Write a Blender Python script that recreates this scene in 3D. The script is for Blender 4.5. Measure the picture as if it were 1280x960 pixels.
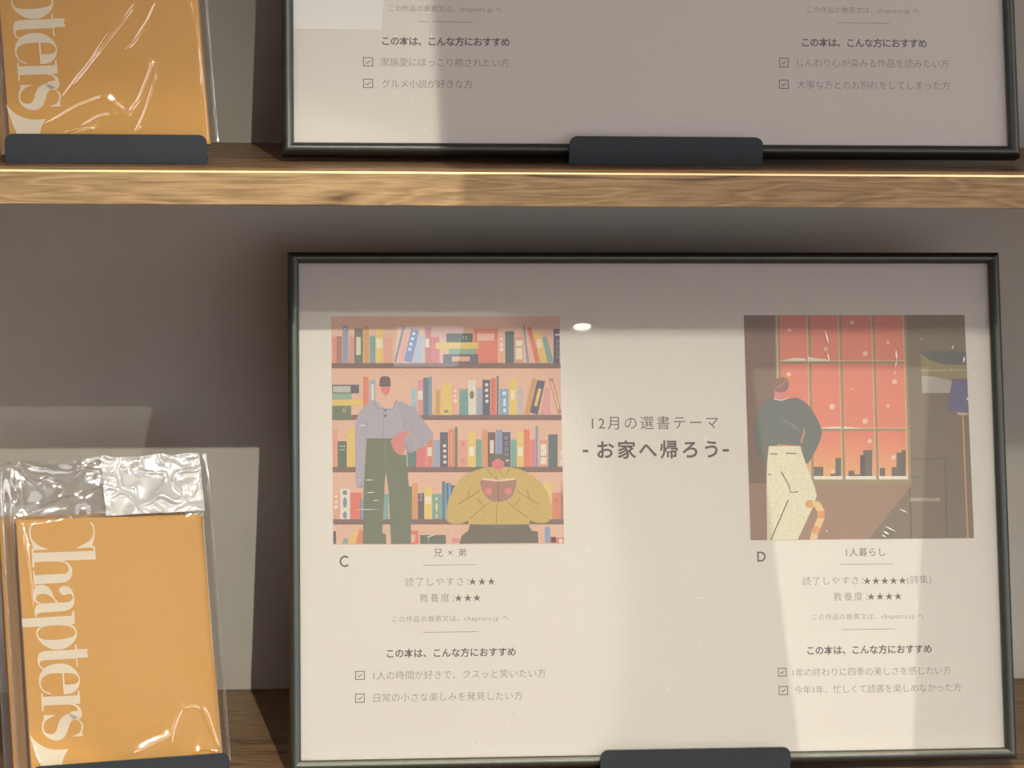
import bpy, bmesh, math, random
import numpy as np
from mathutils import Matrix, Vector
from mathutils.geometry import tessellate_polygon

# ------------------------------------------------------------------ scene, camera, light
S = bpy.context.scene
COL = S.collection
for o in list(bpy.data.objects):
    bpy.data.objects.remove(o)

TH = 0.01855      # shelf board thickness
PITCH = 0.34923   # from one shelf top to the next
DEPTH = 0.18566   # front edge to back wall
CEIL = 2.30       # ceiling above the upper shelf (z = 0 is the upper shelf's top)
FLOOR = -1.15
XL, XR, YF = -3.0, 4.5, -5.6

cam_d = bpy.data.cameras.new('camera')
cam = bpy.data.objects.new('camera', cam_d); COL.objects.link(cam)
cam_d.sensor_width = 36.0
cam_d.lens = 3009.1 / 1280 * 36.0
cam_d.clip_start = 0.01
yaw, pitch, roll = -0.09626, -0.18186, -0.01489
Rc = Matrix.Rotation(yaw, 3, 'Z') @ Matrix.Rotation(pitch, 3, 'X') @ Matrix.Rotation(roll, 3, 'Y') @ Matrix.Rotation(math.pi / 2, 3, 'X')
cam.matrix_world = Matrix.Translation((-0.06891, -1.30320, 0.12375)) @ Rc.to_4x4()
S.camera = cam

S.view_settings.view_transform = 'Standard'
S.view_settings.look = 'None'
S.view_settings.gamma = 1.0
S.view_settings.use_curve_mapping = False
S.view_settings.exposure = 0.0
S.cycles.use_denoising = True
S.cycles.max_bounces = 10
S.cycles.transparent_max_bounces = 16
S.cycles.sample_clamp_indirect = 4.0
S.cycles.caustics_reflective = False
S.cycles.caustics_refractive = False

world = bpy.data.worlds.new('overcast_sky'); S.world = world; world.use_nodes = True
bgn = world.node_tree.nodes['Background']
bgn.inputs[0].default_value = (0.92, 0.93, 0.97, 1); bgn.inputs[1].default_value = 3.1

WARM = (1.0, 0.975, 0.83)
B_POS = Vector((0.280, -1.85, 1.710))   # track spotlight that lights the whole lower shelf
A_POS = Vector((1.840, -2.10, 1.640))   # track spotlight off to the right, aimed left
A_AIM = Vector((-0.300, 0.05, -0.370))
B_AIM = Vector((-0.02, 0.05, -0.56))
A_EDGE = Vector((0.1250, 0.0600, -0.230))
def lamp(name, kind, loc, power, color, size=0.005, aim=None, cone=None, blend=0.0):
    d = bpy.data.lights.new(name, kind); o = bpy.data.objects.new(name, d); COL.objects.link(o)
    o.location = loc; d.energy = power; d.color = color
    if kind == 'SPOT':
        d.shadow_soft_size = size; d.spot_size = cone; d.spot_blend = blend
    elif kind == 'POINT':
        d.shadow_soft_size = size
    if aim is not None:
        o.rotation_euler = (Vector(aim) - Vector(loc)).to_track_quat('-Z', 'Y').to_euler()
    return o
B_W, A_W = 208.0, 92.0
lamp('spotlight_beam', 'SPOT', B_POS, B_W, WARM, 0.008, B_AIM, math.radians(28), 1.0)
ang = (A_EDGE - A_POS).angle(A_AIM - A_POS)
C_POS = Vector((0.640, -1.90, 1.720))   # added spotlight, shuttered to throw an upright strip on the lower poster
C_AIM = Vector((0.262, 0.05, -0.23))
lamp('spotlight_beam', 'SPOT', C_POS, 100.0, WARM, 0.0002, C_AIM, math.radians(14), 0.1)
lamp('spotlight_beam', 'SPOT', A_POS, A_W, WARM, 0.009, A_AIM, 2 * ang, 0.05)
# ceiling downlights close in front of the shelving: they graze the board edges
for x in (-0.75, 0.15, 1.05):
    lamp('downlight_beam', 'SPOT', (x, -0.13, 2.27), 90.0, (1, .84, .58), 0.02, (x, -0.13, 0), math.radians(60), 0.6)
# guides for sky light through the right window and the added front one
def portal(loc, rot, sx, sy):
    d = bpy.data.lights.new('window_daylight', 'AREA'); o = bpy.data.objects.new('window_daylight', d); COL.objects.link(o)
    d.shape = 'RECTANGLE'; d.size = sx; d.size_y = sy; d.cycles.is_portal = True
    o.location = loc; o.rotation_euler = rot
WIN2 = (-4.4, -0.5, -0.6, 1.6)          # y0, y1, z0, z1 in the right wall
FILL_WIN = (-0.1, 4.35, -1.1, 0.66)         # low window added behind the camera for frontal fill light
portal(((FILL_WIN[0]+FILL_WIN[1])/2, YF, (FILL_WIN[2]+FILL_WIN[3])/2), (math.pi/2, 0, math.pi), FILL_WIN[1]-FILL_WIN[0], FILL_WIN[3]-FILL_WIN[2])
portal((XR, (WIN2[0]+WIN2[1])/2, (WIN2[2]+WIN2[3])/2), (math.pi/2, 0, math.pi/2), WIN2[1]-WIN2[0], WIN2[3]-WIN2[2])

# ------------------------------------------------------------------ helpers
def lin(h):
    c = [int(h[i:i+2], 16) / 255 for i in (0, 2, 4)]
    return tuple(v / 12.92 if v <= .04045 else ((v + .055) / 1.055) ** 2.4 for v in c)

def new_mat(name):
    m = bpy.data.materials.new(name); m.use_nodes = True
    nt = m.node_tree; nt.nodes.clear()
    out = nt.nodes.new('ShaderNodeOutputMaterial')
    return m, nt, out

def N(nt, typ, **kw):
    n = nt.nodes.new(typ)
    for k, v in kw.items():
        setattr(n, k, v)
    return n

def noise(nt, scale, detail=3, rough=.5, vec=None, dist=0.0):
    n = N(nt, 'ShaderNodeTexNoise'); n.inputs['Scale'].default_value = scale
    n.inputs['Detail'].default_value = detail; n.inputs['Roughness'].default_value = rough
    n.inputs['Distortion'].default_value = dist
    if vec is not None: nt.links.new(vec, n.inputs['Vector'])
    return n

def ramp(nt, fac, stops):
    r = N(nt, 'ShaderNodeValToRGB'); e = r.color_ramp.elements
    while len(e) < len(stops): e.new(.5)
    for el, (p, c) in zip(e, stops):
        el.position = p; el.color = (*c, 1)
    nt.links.new(fac, r.inputs[0])
    return r

def plain(name, col, rough=.6, spec=.5, metal=0.0, var=.06, scale=60, bump=0.0, bscale=400, coat=0.0):
    """procedural surface: a base colour with faint mottling and optional fine relief"""
    m, nt, out = new_mat(name)
    b = N(nt, 'ShaderNodeBsdfPrincipled'); nt.links.new(b.outputs[0], out.inputs[0])
    tc = N(nt, 'ShaderNodeTexCoord')
    n = noise(nt, scale, 4, .6, tc.outputs['Object'])
    r = ramp(nt, n.outputs['Fac'], [(.3, tuple(c * (1 - var) for c in col)), (.7, tuple(min(1, c * (1 + var)) for c in col))])
    nt.links.new(r.outputs[0], b.inputs['Base Color'])
    b.inputs['Roughness'].default_value = rough; b.inputs['Metallic'].default_value = metal
    b.inputs['Specular IOR Level'].default_value = spec; b.inputs['Coat Weight'].default_value = coat
    if bump:
        bn = noise(nt, bscale, 2, .5, tc.outputs['Object'])
        bp = N(nt, 'ShaderNodeBump'); bp.inputs['Strength'].default_value = bump; bp.inputs['Distance'].default_value = .0004
        nt.links.new(bn.outputs['Fac'], bp.inputs['Height']); nt.links.new(bp.outputs[0], b.inputs['Normal'])
    return m

def wood(name, light, mid, dark, rough=.45, spec=.4, fine=1.0):
    m, nt, out = new_mat(name)
    b = N(nt, 'ShaderNodeBsdfPrincipled'); nt.links.new(b.outputs[0], out.inputs[0])
    tc = N(nt, 'ShaderNodeTexCoord')
    mp = N(nt, 'ShaderNodeMapping'); mp.inputs['Scale'].default_value = (1.0, 9.0, 9.0)
    nt.links.new(tc.outputs['Object'], mp.inputs[0])
    # broad cathedral bands
    n1 = noise(nt, 4.2, 3, .5, mp.outputs[0], .25)
    mul = N(nt, 'ShaderNodeMath', operation='MULTIPLY'); mul.inputs[1].default_value = 9.0
    nt.links.new(n1.outputs['Fac'], mul.inputs[0])
    fr = N(nt, 'ShaderNodeMath', operation='PINGPONG'); fr.inputs[1].default_value = 1.0
    nt.links.new(mul.outputs[0], fr.inputs[0])
    mp2 = N(nt, 'ShaderNodeMapping'); mp2.inputs['Scale'].default_value = (5.0, 120.0, 120.0)
    nt.links.new(tc.outputs['Object'], mp2.inputs[0])
    n2 = noise(nt, 6.0, 5, .65, mp2.outputs[0], .2)
    r1 = ramp(nt, fr.outputs[0], [(.0, dark), (.13, mid), (.45, light), (.85, mid), (1.0, light)])
    r2 = ramp(nt, n2.outputs['Fac'], [(.30, (.45, .42, .40)), (.52, (.95, .95, .95)), (.75, (1.18, 1.15, 1.1))])
    mx = N(nt, 'ShaderNodeMix', data_type='RGBA', blend_type='MULTIPLY'); mx.inputs[0].default_value = .75
    nt.links.new(r1.outputs[0], mx.inputs[6]); nt.links.new(r2.outputs[0], mx.inputs[7])
    nt.links.new(mx.outputs[2], b.inputs['Base Color'])
    b.inputs['Roughness'].default_value = rough; b.inputs['Specular IOR Level'].default_value = spec
    bp = N(nt, 'ShaderNodeBump'); bp.inputs['Strength'].default_value = .25; bp.inputs['Distance'].default_value = .0003
    nt.links.new(n2.outputs['Fac'], bp.inputs['Height']); nt.links.new(bp.outputs[0], b.inputs['Normal'])
    return m

def sheet_glass(name, ior_f0, rough, haze=0.0, haze_col=(1, 1, 1), tint=(1, 1, 1), scratch=False, gain=1.0):
    """thin clear sheet: passes light straight through, mirrors by angle, with a trace of haze"""
    m, nt, out = new_mat(name)
    tr = N(nt, 'ShaderNodeBsdfTransparent'); tr.inputs[0].default_value = (*tint, 1)
    gl = N(nt, 'ShaderNodeBsdfGlossy'); gl.inputs['Roughness'].default_value = rough
    gl.inputs[0].default_value = (1, 1, 1, 1)
    lw = N(nt, 'ShaderNodeLayerWeight'); lw.inputs[0].default_value = .5
    pw = N(nt, 'ShaderNodeMath', operation='POWER'); pw.inputs[1].default_value = 4.0
    nt.links.new(lw.outputs['Facing'], pw.inputs[0])
    ml = N(nt, 'ShaderNodeMath', operation='MULTIPLY_ADD'); ml.inputs[1].default_value = (1 - ior_f0) * gain; ml.inputs[2].default_value = ior_f0
    nt.links.new(pw.outputs[0], ml.inputs[0])
    mx = N(nt, 'ShaderNodeMixShader'); nt.links.new(ml.outputs[0], mx.inputs[0])
    nt.links.new(tr.outputs[0], mx.inputs[1]); nt.links.new(gl.outputs[0], mx.inputs[2])
    last = mx
    if haze:
        df = N(nt, 'ShaderNodeBsdfDiffuse'); df.inputs[0].default_value = (*haze_col, 1)
        m2 = N(nt, 'ShaderNodeMixShader'); m2.inputs[0].default_value = haze
        if scratch:      # dust specks and fine scuffs on the acrylic
            tc = N(nt, 'ShaderNodeTexCoord')
            vo = N(nt, 'ShaderNodeTexVoronoi'); vo.inputs['Scale'].default_value = 130.0
            nt.links.new(tc.outputs['Object'], vo.inputs['Vector'])
            rr = ramp(nt, vo.outputs['Distance'], [(.02, (1, 1, 1)), (.06, (0, 0, 0))])
            nn = noise(nt, 14, 3, .6, tc.outputs['Object'])
            r3 = ramp(nt, nn.outputs['Fac'], [(.60, (0, 0, 0)), (.66, (1, 1, 1))])
            ma = N(nt, 'ShaderNodeMath', operation='MULTIPLY'); nt.links.new(rr.outputs[0], ma.inputs[0]); nt.links.new(r3.outputs[0], ma.inputs[1])
            mb = N(nt, 'ShaderNodeMath', operation='MULTIPLY_ADD'); mb.inputs[1].default_value = .55; mb.inputs[2].default_value = haze
            nt.links.new(ma.outputs[0], mb.inputs[0]); nt.links.new(mb.outputs[0], m2.inputs[0])
        nt.links.new(mx.outputs[0], m2.inputs[1]); nt.links.new(df.outputs[0], m2.inputs[2]); last = m2
    nt.links.new(last.outputs[0], out.inputs[0])
    return m

def emit_mat(name, col, st):
    m, nt, out = new_mat(name)
    e = N(nt, 'ShaderNodeEmission'); e.inputs[0].default_value = (*col, 1); e.inputs[1].default_value = st
    nt.links.new(e.outputs[0], out.inputs[0]); return m

def art_mat(name):
    """printed ink: colour from the print's colour layer, with paper grain"""
    m, nt, out = new_mat(name)
    b = N(nt, 'ShaderNodeBsdfPrincipled'); nt.links.new(b.outputs[0], out.inputs[0])
    at = N(nt, 'ShaderNodeAttribute'); at.attribute_name = 'ink'
    tc = N(nt, 'ShaderNodeTexCoord'); n = noise(nt, 900, 2, .6, tc.outputs['Object'])
    r = ramp(nt, n.outputs['Fac'], [(.3, (.86, .86, .86)), (.7, (1.06, 1.06, 1.06))])
    mx = N(nt, 'ShaderNodeMix', data_type='RGBA', blend_type='MULTIPLY'); mx.inputs[0].default_value = 1
    nt.links.new(at.outputs['Color'], mx.inputs[6]); nt.links.new(r.outputs[0], mx.inputs[7])
    nt.links.new(mx.outputs[2], b.inputs['Base Color'])
    b.inputs['Roughness'].default_value = .6; b.inputs['Specular IOR Level'].default_value = .25
    return m

def obj(name, verts, faces, mat=None, parent=None, smooth=False, matrix=None):
    me = bpy.data.meshes.new(name); me.from_pydata(verts, [], faces); me.update()
    o = bpy.data.objects.new(name, me); COL.objects.link(o)
    if mat: me.materials.append(mat)
    if parent: o.parent = parent
    if matrix is not None: o.matrix_basis = matrix
    if smooth: me.polygons.foreach_set('use_smooth', [True] * len(me.polygons))
    return o

def from_bm(name, bm, mat=None, parent=None, smooth=False):
    bmesh.ops.recalc_face_normals(bm, faces=bm.faces)
    me = bpy.data.meshes.new(name); bm.to_mesh(me); bm.free()
    o = bpy.data.objects.new(name, me); COL.objects.link(o)
    if mat: me.materials.append(mat)
    if parent: o.parent = parent
    if smooth: me.polygons.foreach_set('use_smooth', [True] * len(me.polygons))
    return o

def add_box(bm, x0, x1, y0, y1, z0, z1, bevel=0.0, seg=2):
    r = bmesh.ops.create_cube(bm, size=1)
    for v in r['verts']:
        v.co = Vector((x0 + (v.co.x + .5) * (x1 - x0), y0 + (v.co.y + .5) * (y1 - y0), z0 + (v.co.z + .5) * (z1 - z0)))
    if bevel:
        es = list({e for v in r['verts'] for e in v.link_edges})
        bmesh.ops.bevel(bm, geom=es, offset=bevel, segments=seg, affect='EDGES', profile=.5)

def box(name, x0, x1, y0, y1, z0, z1, mat, parent=None, bevel=0.0):
    bm = bmesh.new(); add_box(bm, x0, x1, y0, y1, z0, z1, bevel)
    return from_bm(name, bm, mat, parent)

def cyl(name, r, z0, z1, mat, parent=None, seg=32, r2=None):
    bm = bmesh.new()
    bmesh.ops.create_cone(bm, cap_ends=True, segments=seg, radius1=r, radius2=r if r2 is None else r2, depth=z1 - z0,
                          matrix=Matrix.Translation((0, 0, (z0 + z1) / 2)))
    return from_bm(name, bm, mat, parent)

def thing(name, label, cat, matrix=None, group=None):
    o = bpy.data.objects.new(name, None); COL.objects.link(o); o.empty_display_size = .03
    if matrix is not None: o.matrix_world = matrix
    o['label'] = label; o['category'] = cat
    if group: o['group'] = group
    return o

def tag(o, label, cat, group=None):
    o['label'] = label; o['category'] = cat
    if group: o['group'] = group
    return o

def struct(o):
    o['kind'] = 'structure'; return o

# ------------------------------------------------------------------ materials
M_WALL = plain('grey_wall_paint', lin('c0baaf'), .75, .25, var=.03, scale=30, bump=.15, bscale=900)
M_ROOM = plain('room_plaster', lin('d6cecb'), .8, .2, var=.03, scale=8)
M_CEIL = plain('ceiling_plaster', lin('e2dadb'), .8, .2, var=.03, scale=8)
M_FLOOR = wood('oak_floor', lin('a98b66'), lin('8a6c4c'), lin('6b4f35'))
M_SHELF = wood('walnut_laminate', lin('c2a378'), lin('a88a64'), lin('66503c'), .5, .35)
M_TOP = wood('walnut_laminate_top', lin('8a6b4c'), lin('755839'), lin('543d28'), .42, .5)
M_CORE = plain('pale_edge_lipping', lin('ecc88a'), .35, .6, var=.05, scale=300)
M_RAIL = plain('satin_black_rail', lin('585a57'), .43, .5, metal=.9, var=.06, scale=200, bump=.05, bscale=3000)
M_BACKB = plain('dark_fibreboard', lin('2c2622'), .8, .2)
M_PAPER = plain('poster_paper', lin('e8e2d6'), .55, .2, var=.012, scale=700)
M_ART = art_mat('printed_ink')
M_ACRYL = sheet_glass('clear_acrylic', .08, .0, .05, scratch=True)
M_STEEL = plain('powder_coated_steel', lin('33393f'), .55, .35, var=.08, scale=500, bump=.25, bscale=2500)
M_ORANGE = plain('orange_cover_paper', lin('d69c3c'), .55, .3, var=.05, scale=900, bump=.08, bscale=1800)
M_CREAM = plain('cream_print', lin('e9dac0'), .55, .3, var=.03, scale=900)
M_FOLD = plain('brown_jacket_fold', lin('8d6543'), .7, .2, var=.1, scale=120)  # fold is browner and darker than the orange jacket
M_PAGES = plain('page_edges', lin('cdb68e'), .8, .15, var=.12, scale=500)
M_FILM = sheet_glass('clear_film', .15, .06, .015, tint=(.97, .97, .965), gain=1.1)
M_FILM2 = sheet_glass('folded_film_glare', .42, .15, .40, tint=(.95, .95, .94), gain=1.0)  # white haze in the material imitates glare on the folds
M_WINF = plain('window_frame_paint', lin('3a3d40'), .5, .4)
M_WGLASS = sheet_glass('window_glass', .05, .0, 0)
M_BLOCKER = plain('blocker_board', lin('d8d2c6'), .6, .3)
M_LAMP = emit_mat('lamp_glow', (1, .86, .62), 9.0)
M_LAMPB = plain('lamp_housing', lin('22211f'), .5, .4)
M_TRIMW = plain('white_trim_ring', lin('dedad2'), .5, .4)

# ------------------------------------------------------------------ the setting
XA, XB = -1.3, 1.5
struct(box('wall_back', XL, XR, DEPTH, DEPTH + .1, FLOOR, CEIL, M_WALL))
struct(box('floor', XL, XR, YF, DEPTH, FLOOR - .1, FLOOR, M_FLOOR))
struct(box('ceiling', XL, XR, YF, DEPTH, CEIL, CEIL + .1, M_CEIL))
struct(box('wall_left', XL - .1, XL, YF, DEPTH, FLOOR, CEIL, M_ROOM))
def wall_with_hole(name, axis, pos, a0, a1, h0, h1, z0, z1):
    bm = bmesh.new()
    for (u0, u1, w0, w1) in ((a0, h0, FLOOR, CEIL), (h1, a1, FLOOR, CEIL), (h0, h1, FLOOR, z0), (h0, h1, z1, CEIL)):
        if axis == 'x': add_box(bm, u0, u1, pos - .12, pos, w0, w1)
        else: add_box(bm, pos, pos + .12, u0, u1, w0, w1)
    return struct(from_bm(name, bm, M_ROOM))
bm = bmesh.new(); zs = FILL_WIN[3] + .04
for (u0, u1, w0, w1) in ((XL, XR, zs, CEIL),
                         (XL, XR, FLOOR, FILL_WIN[2]), (XL, FILL_WIN[0], FILL_WIN[2], zs), (FILL_WIN[1], XR, FILL_WIN[2], zs), (FILL_WIN[0], FILL_WIN[1], FILL_WIN[3], zs)):
    add_box(bm, u0, u1, YF - .12, YF, w0, w1)
struct(from_bm('wall_front', bm, M_ROOM))
wall_with_hole('wall_right', 'y', XR, YF, DEPTH, *WIN2)
bm = bmesh.new(); y0, y1, z0, z1 = WIN2; t = .05
for a in ((y0, y0 + t, z0, z1), (y1 - t, y1, z0, z1), (y0, y1, z0, z0 + t), (y0, y1, z1 - t, z1), ((y0 + y1) / 2 - .03, (y0 + y1) / 2 + .03, z0, z1)):
    add_box(bm, XR + .03, XR + .08, a[0], a[1], a[2], a[3])
w2 = struct(from_bm('window_1', bm, M_WINF)); box('pane', XR + .05, XR + .054, y0, y1, z0, z1, M_WGLASS, w2)

bm = bmesh.new(); x0, x1, z0, z1 = FILL_WIN; t = .03
for a in ((x0, x0 + t, z0, z1), (x1 - t, x1, z0, z1), (x0, x1, z0, z0 + t), (x0, x1, z1 - t, z1), (1.36, 1.40, z0, z1), (2.86, 2.90, z0, z1)):
    add_box(bm, a[0], a[1], YF - .08, YF - .03, a[2], a[3])
w3 = struct(from_bm('fill_window', bm, M_WINF)); box('pane', x0, x1, YF - .06, YF - .056, z0, z1, M_WGLASS, w3)

# three boards of the wall shelving; the topmost is above the picture and shades the one below
def shelf_board(z, label):
    root = thing('shelf_board', label, 'shelf', Matrix.Translation((0, 0, z)), 'boards of the wall shelving')
    box('board', XA, XB, .0012, DEPTH - .0005, -TH, -.0002, M_TOP, root)
    # front edge band with an eased upper arris
    prof = [(0.0012, 0.0), (0.0009, 0.0), (0.0, -0.0009), (0.0, -TH + .0005), (0.0005, -TH), (0.0012, -TH)]
    def band(name, pr, mat, dz=0):
        v = [(x, y, z_) for x in (XA, XB) for (y, z_) in pr]; n = len(pr)
        f = [(i, (i + 1) % n, n + (i + 1) % n, n + i) for i in range(n)] + [tuple(range(n))[::-1], tuple(range(n, 2 * n))]
        return obj(name, v, f, mat, root)
    band('edge_band', [(0.0012, -.0009), (0.0, -.0009), (0.0, -TH + .0005), (0.0005, -TH), (0.0012, -TH)], M_SHELF)
    band('edge_strip', [(0.0012, 0.0), (0.0009, 0.0), (0.0, -.0009), (.0012, -.0009)], M_CORE)
    return root
shelf_board(PITCH, 'walnut shelf board above the upper posters, outside the picture')
shelf_board(0, 'walnut board carrying the upper poster and upper orange book, its grained edge crossing the picture')
shelf_board(-PITCH, 'walnut board at the bottom, under the lower poster and lower orange book')

# ceiling fittings, some added, and the added hanging sign, behind and above the camera
def track_spot(pos, aim, label):
    d = (Vector(aim) - Vector(pos)).normalized()
    M = Matrix.Translation(pos) @ d.to_track_quat('-Z', 'Y').to_matrix().to_4x4()
    r = thing('track_spotlight', label, 'spotlight', M, 'ceiling track spotlights')
    bm = bmesh.new()   # open-fronted can around the lamp
    seg = 28
    ring = lambda rad, z: [bm.verts.new((rad * math.cos(2 * math.pi * k / seg), rad * math.sin(2 * math.pi * k / seg), z)) for k in range(seg)]
    rs = [ring(.027, .004), ring(.03, .004), ring(.03, .10), ring(.012, .115), ring(.012, .03), ring(.027, .03)]
    for a, b in zip(rs, rs[1:] + rs[:1]):
        for k in range(seg): bm.faces.new((a[k], a[(k + 1) % seg], b[(k + 1) % seg], b[k]))
    from_bm('lamp_can', bm, M_LAMPB, r)
    arm = box('arm', -.005, .005, -.005, .005, 0, CEIL - pos[2], M_LAMPB, r)
    arm.matrix_basis = M.inverted() @ Matrix.Translation(Vector(pos) - d * .06)
    arm.scale = (1, 1, 1)
    return r
track_spot(B_POS, B_AIM, 'black ceiling track spotlight nearly straight in front of the shelving')
rc = track_spot(C_POS, C_AIM, 'added black track spotlight with blades shaping a strip of light, right of the straight one')
def blade(p, q, side):
    # thin added blade shaping the strip, 0.3 m in front of the lamp, its inner edge on the rays through p and q
    a = C_POS + (Vector(p) - C_POS).normalized() * .30; b = C_POS + (Vector(q) - C_POS).normalized() * .30
    d = (b - a); a -= d * .6; b += d * .6; s_ = Vector(side) * .13; n_ = d.cross(s_).normalized() * .0006
    v = [a, b, b + s_, a + s_]; v += [w + n_ for w in v]
    Mi = rc.matrix_world.inverted()
    o = obj('shutter_blade', [Mi @ w for w in v], [(0, 1, 2, 3), (7, 6, 5, 4), (0, 4, 5, 1), (1, 5, 6, 2), (2, 6, 7, 3), (3, 7, 4, 0)], M_LAMPB, rc)
blade((.205, .0852, -.1042), (.230, .0155, -.3384), (-1, 0, 0))
blade((.316, .0836, -.1089), (.300, .0203, -.3216), (1, 0, 0))
blade((.15, 0, -.045), (.36, 0, -.045), (0, .35, 1))
track_spot(A_POS, A_AIM, 'black ceiling track spotlight far to the right of the shelving')
for (x, y) in ((0.8137, -5.282), (-.75, -.13), (.15, -.13), (1.05, -.13)):
    near = y > -1
    r = thing('ceiling_downlight', 'small round recessed ceiling downlight ' + ('close in front of the shelving, ' + {-.75: 'leftmost', .15: 'middle', 1.05: 'rightmost'}[x] + ' of the three' if near else 'far behind the camera, mirrored in the lower poster'), 'downlight', Matrix.Translation((x, y, CEIL)), 'recessed ceiling downlights' if near else None)
    cyl('lamp_disc', .026, -.004, -.002, M_LAMP if not near else M_TRIMW, r)
    bm = bmesh.new(); seg = 32
    rs = [[bm.verts.new((a * math.cos(2 * math.pi * k / seg), a * math.sin(2 * math.pi * k / seg), z)) for k in range(seg)] for a, z in ((.033, -.0005), (.043, -.0005), (.043, -.006), (.033, -.008))]
    for a, b in zip(rs, rs[1:] + rs[:1]):
        for k in range(seg): bm.faces.new((a[k], a[(k + 1) % seg], b[(k + 1) % seg], b[k]))
    from_bm('trim_ring', bm, M_TRIMW, r)
sg = thing('hanging_blocker', 'blank pale board added out of view to block light, hung from the ceiling in front of the shelving', 'blocker', Matrix.Translation((.1095, -.6, .5405)))
box('blocker_board', 0, .62, 0, .004, 0, .42, M_BLOCKER, sg, .0008)  # added unseen board that keeps the spotlight off the upper right
for x in (.03, .59): box('wire', x - .0006, x + .0006, .0014, .0026, .42, CEIL - .5405, M_LAMPB, sg)

M_FILL = emit_mat('fill_glow', (1, .93, .95), 2.5)  # added glowing panels that lift the room's ambient light
for x in (-1.9, 3.1):
    r = thing('added_glow_panel', 'long glowing panel added as fill light on the ' + ('left' if x < 0 else 'right') + ' side of the room', 'added light', Matrix.Translation((x, -2.7, CEIL)))
    box('glow_sheet', -.6, .6, -1.3, 1.3, -.03, -.026, M_FILL, r)
    bm = bmesh.new()
    for a in ((-.63, .63, -1.33, -1.30), (-.63, .63, 1.30, 1.33), (-.63, -.6, -1.3, 1.3), (.6, .63, -1.3, 1.3)): add_box(bm, a[0], a[1], a[2], a[3], -.035, -.0005)
    from_bm('panel_frame', bm, M_TRIMW, r)
M_GLINT = emit_mat('cool_glint_glow', (.82, .89, 1.0), 1.0)  # added panels whose mirror images make bluish glints on the acrylic
for x0, x1, y0, y1, w_ in ((-.03, .19, -3.60, -3.30, 'nearer, mirrored in the upper poster'), (.25, .45, -5.57, -5.27, 'farther, mirrored in the lower poster')):
    r = thing('added_glow_panel', 'small cool-white panel added for its glint, the one ' + w_, 'added light', Matrix.Translation(((x0 + x1) / 2, (y0 + y1) / 2, CEIL)))
    a, b = (x1 - x0) / 2, (y1 - y0) / 2
    box('glow_sheet', -a, a, -b, b, -.012, -.009, M_GLINT, r)
    box('panel_frame', -a - .01, a + .01, -b - .01, b + .01, -.008, -.0005, M_TRIMW, r)

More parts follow.
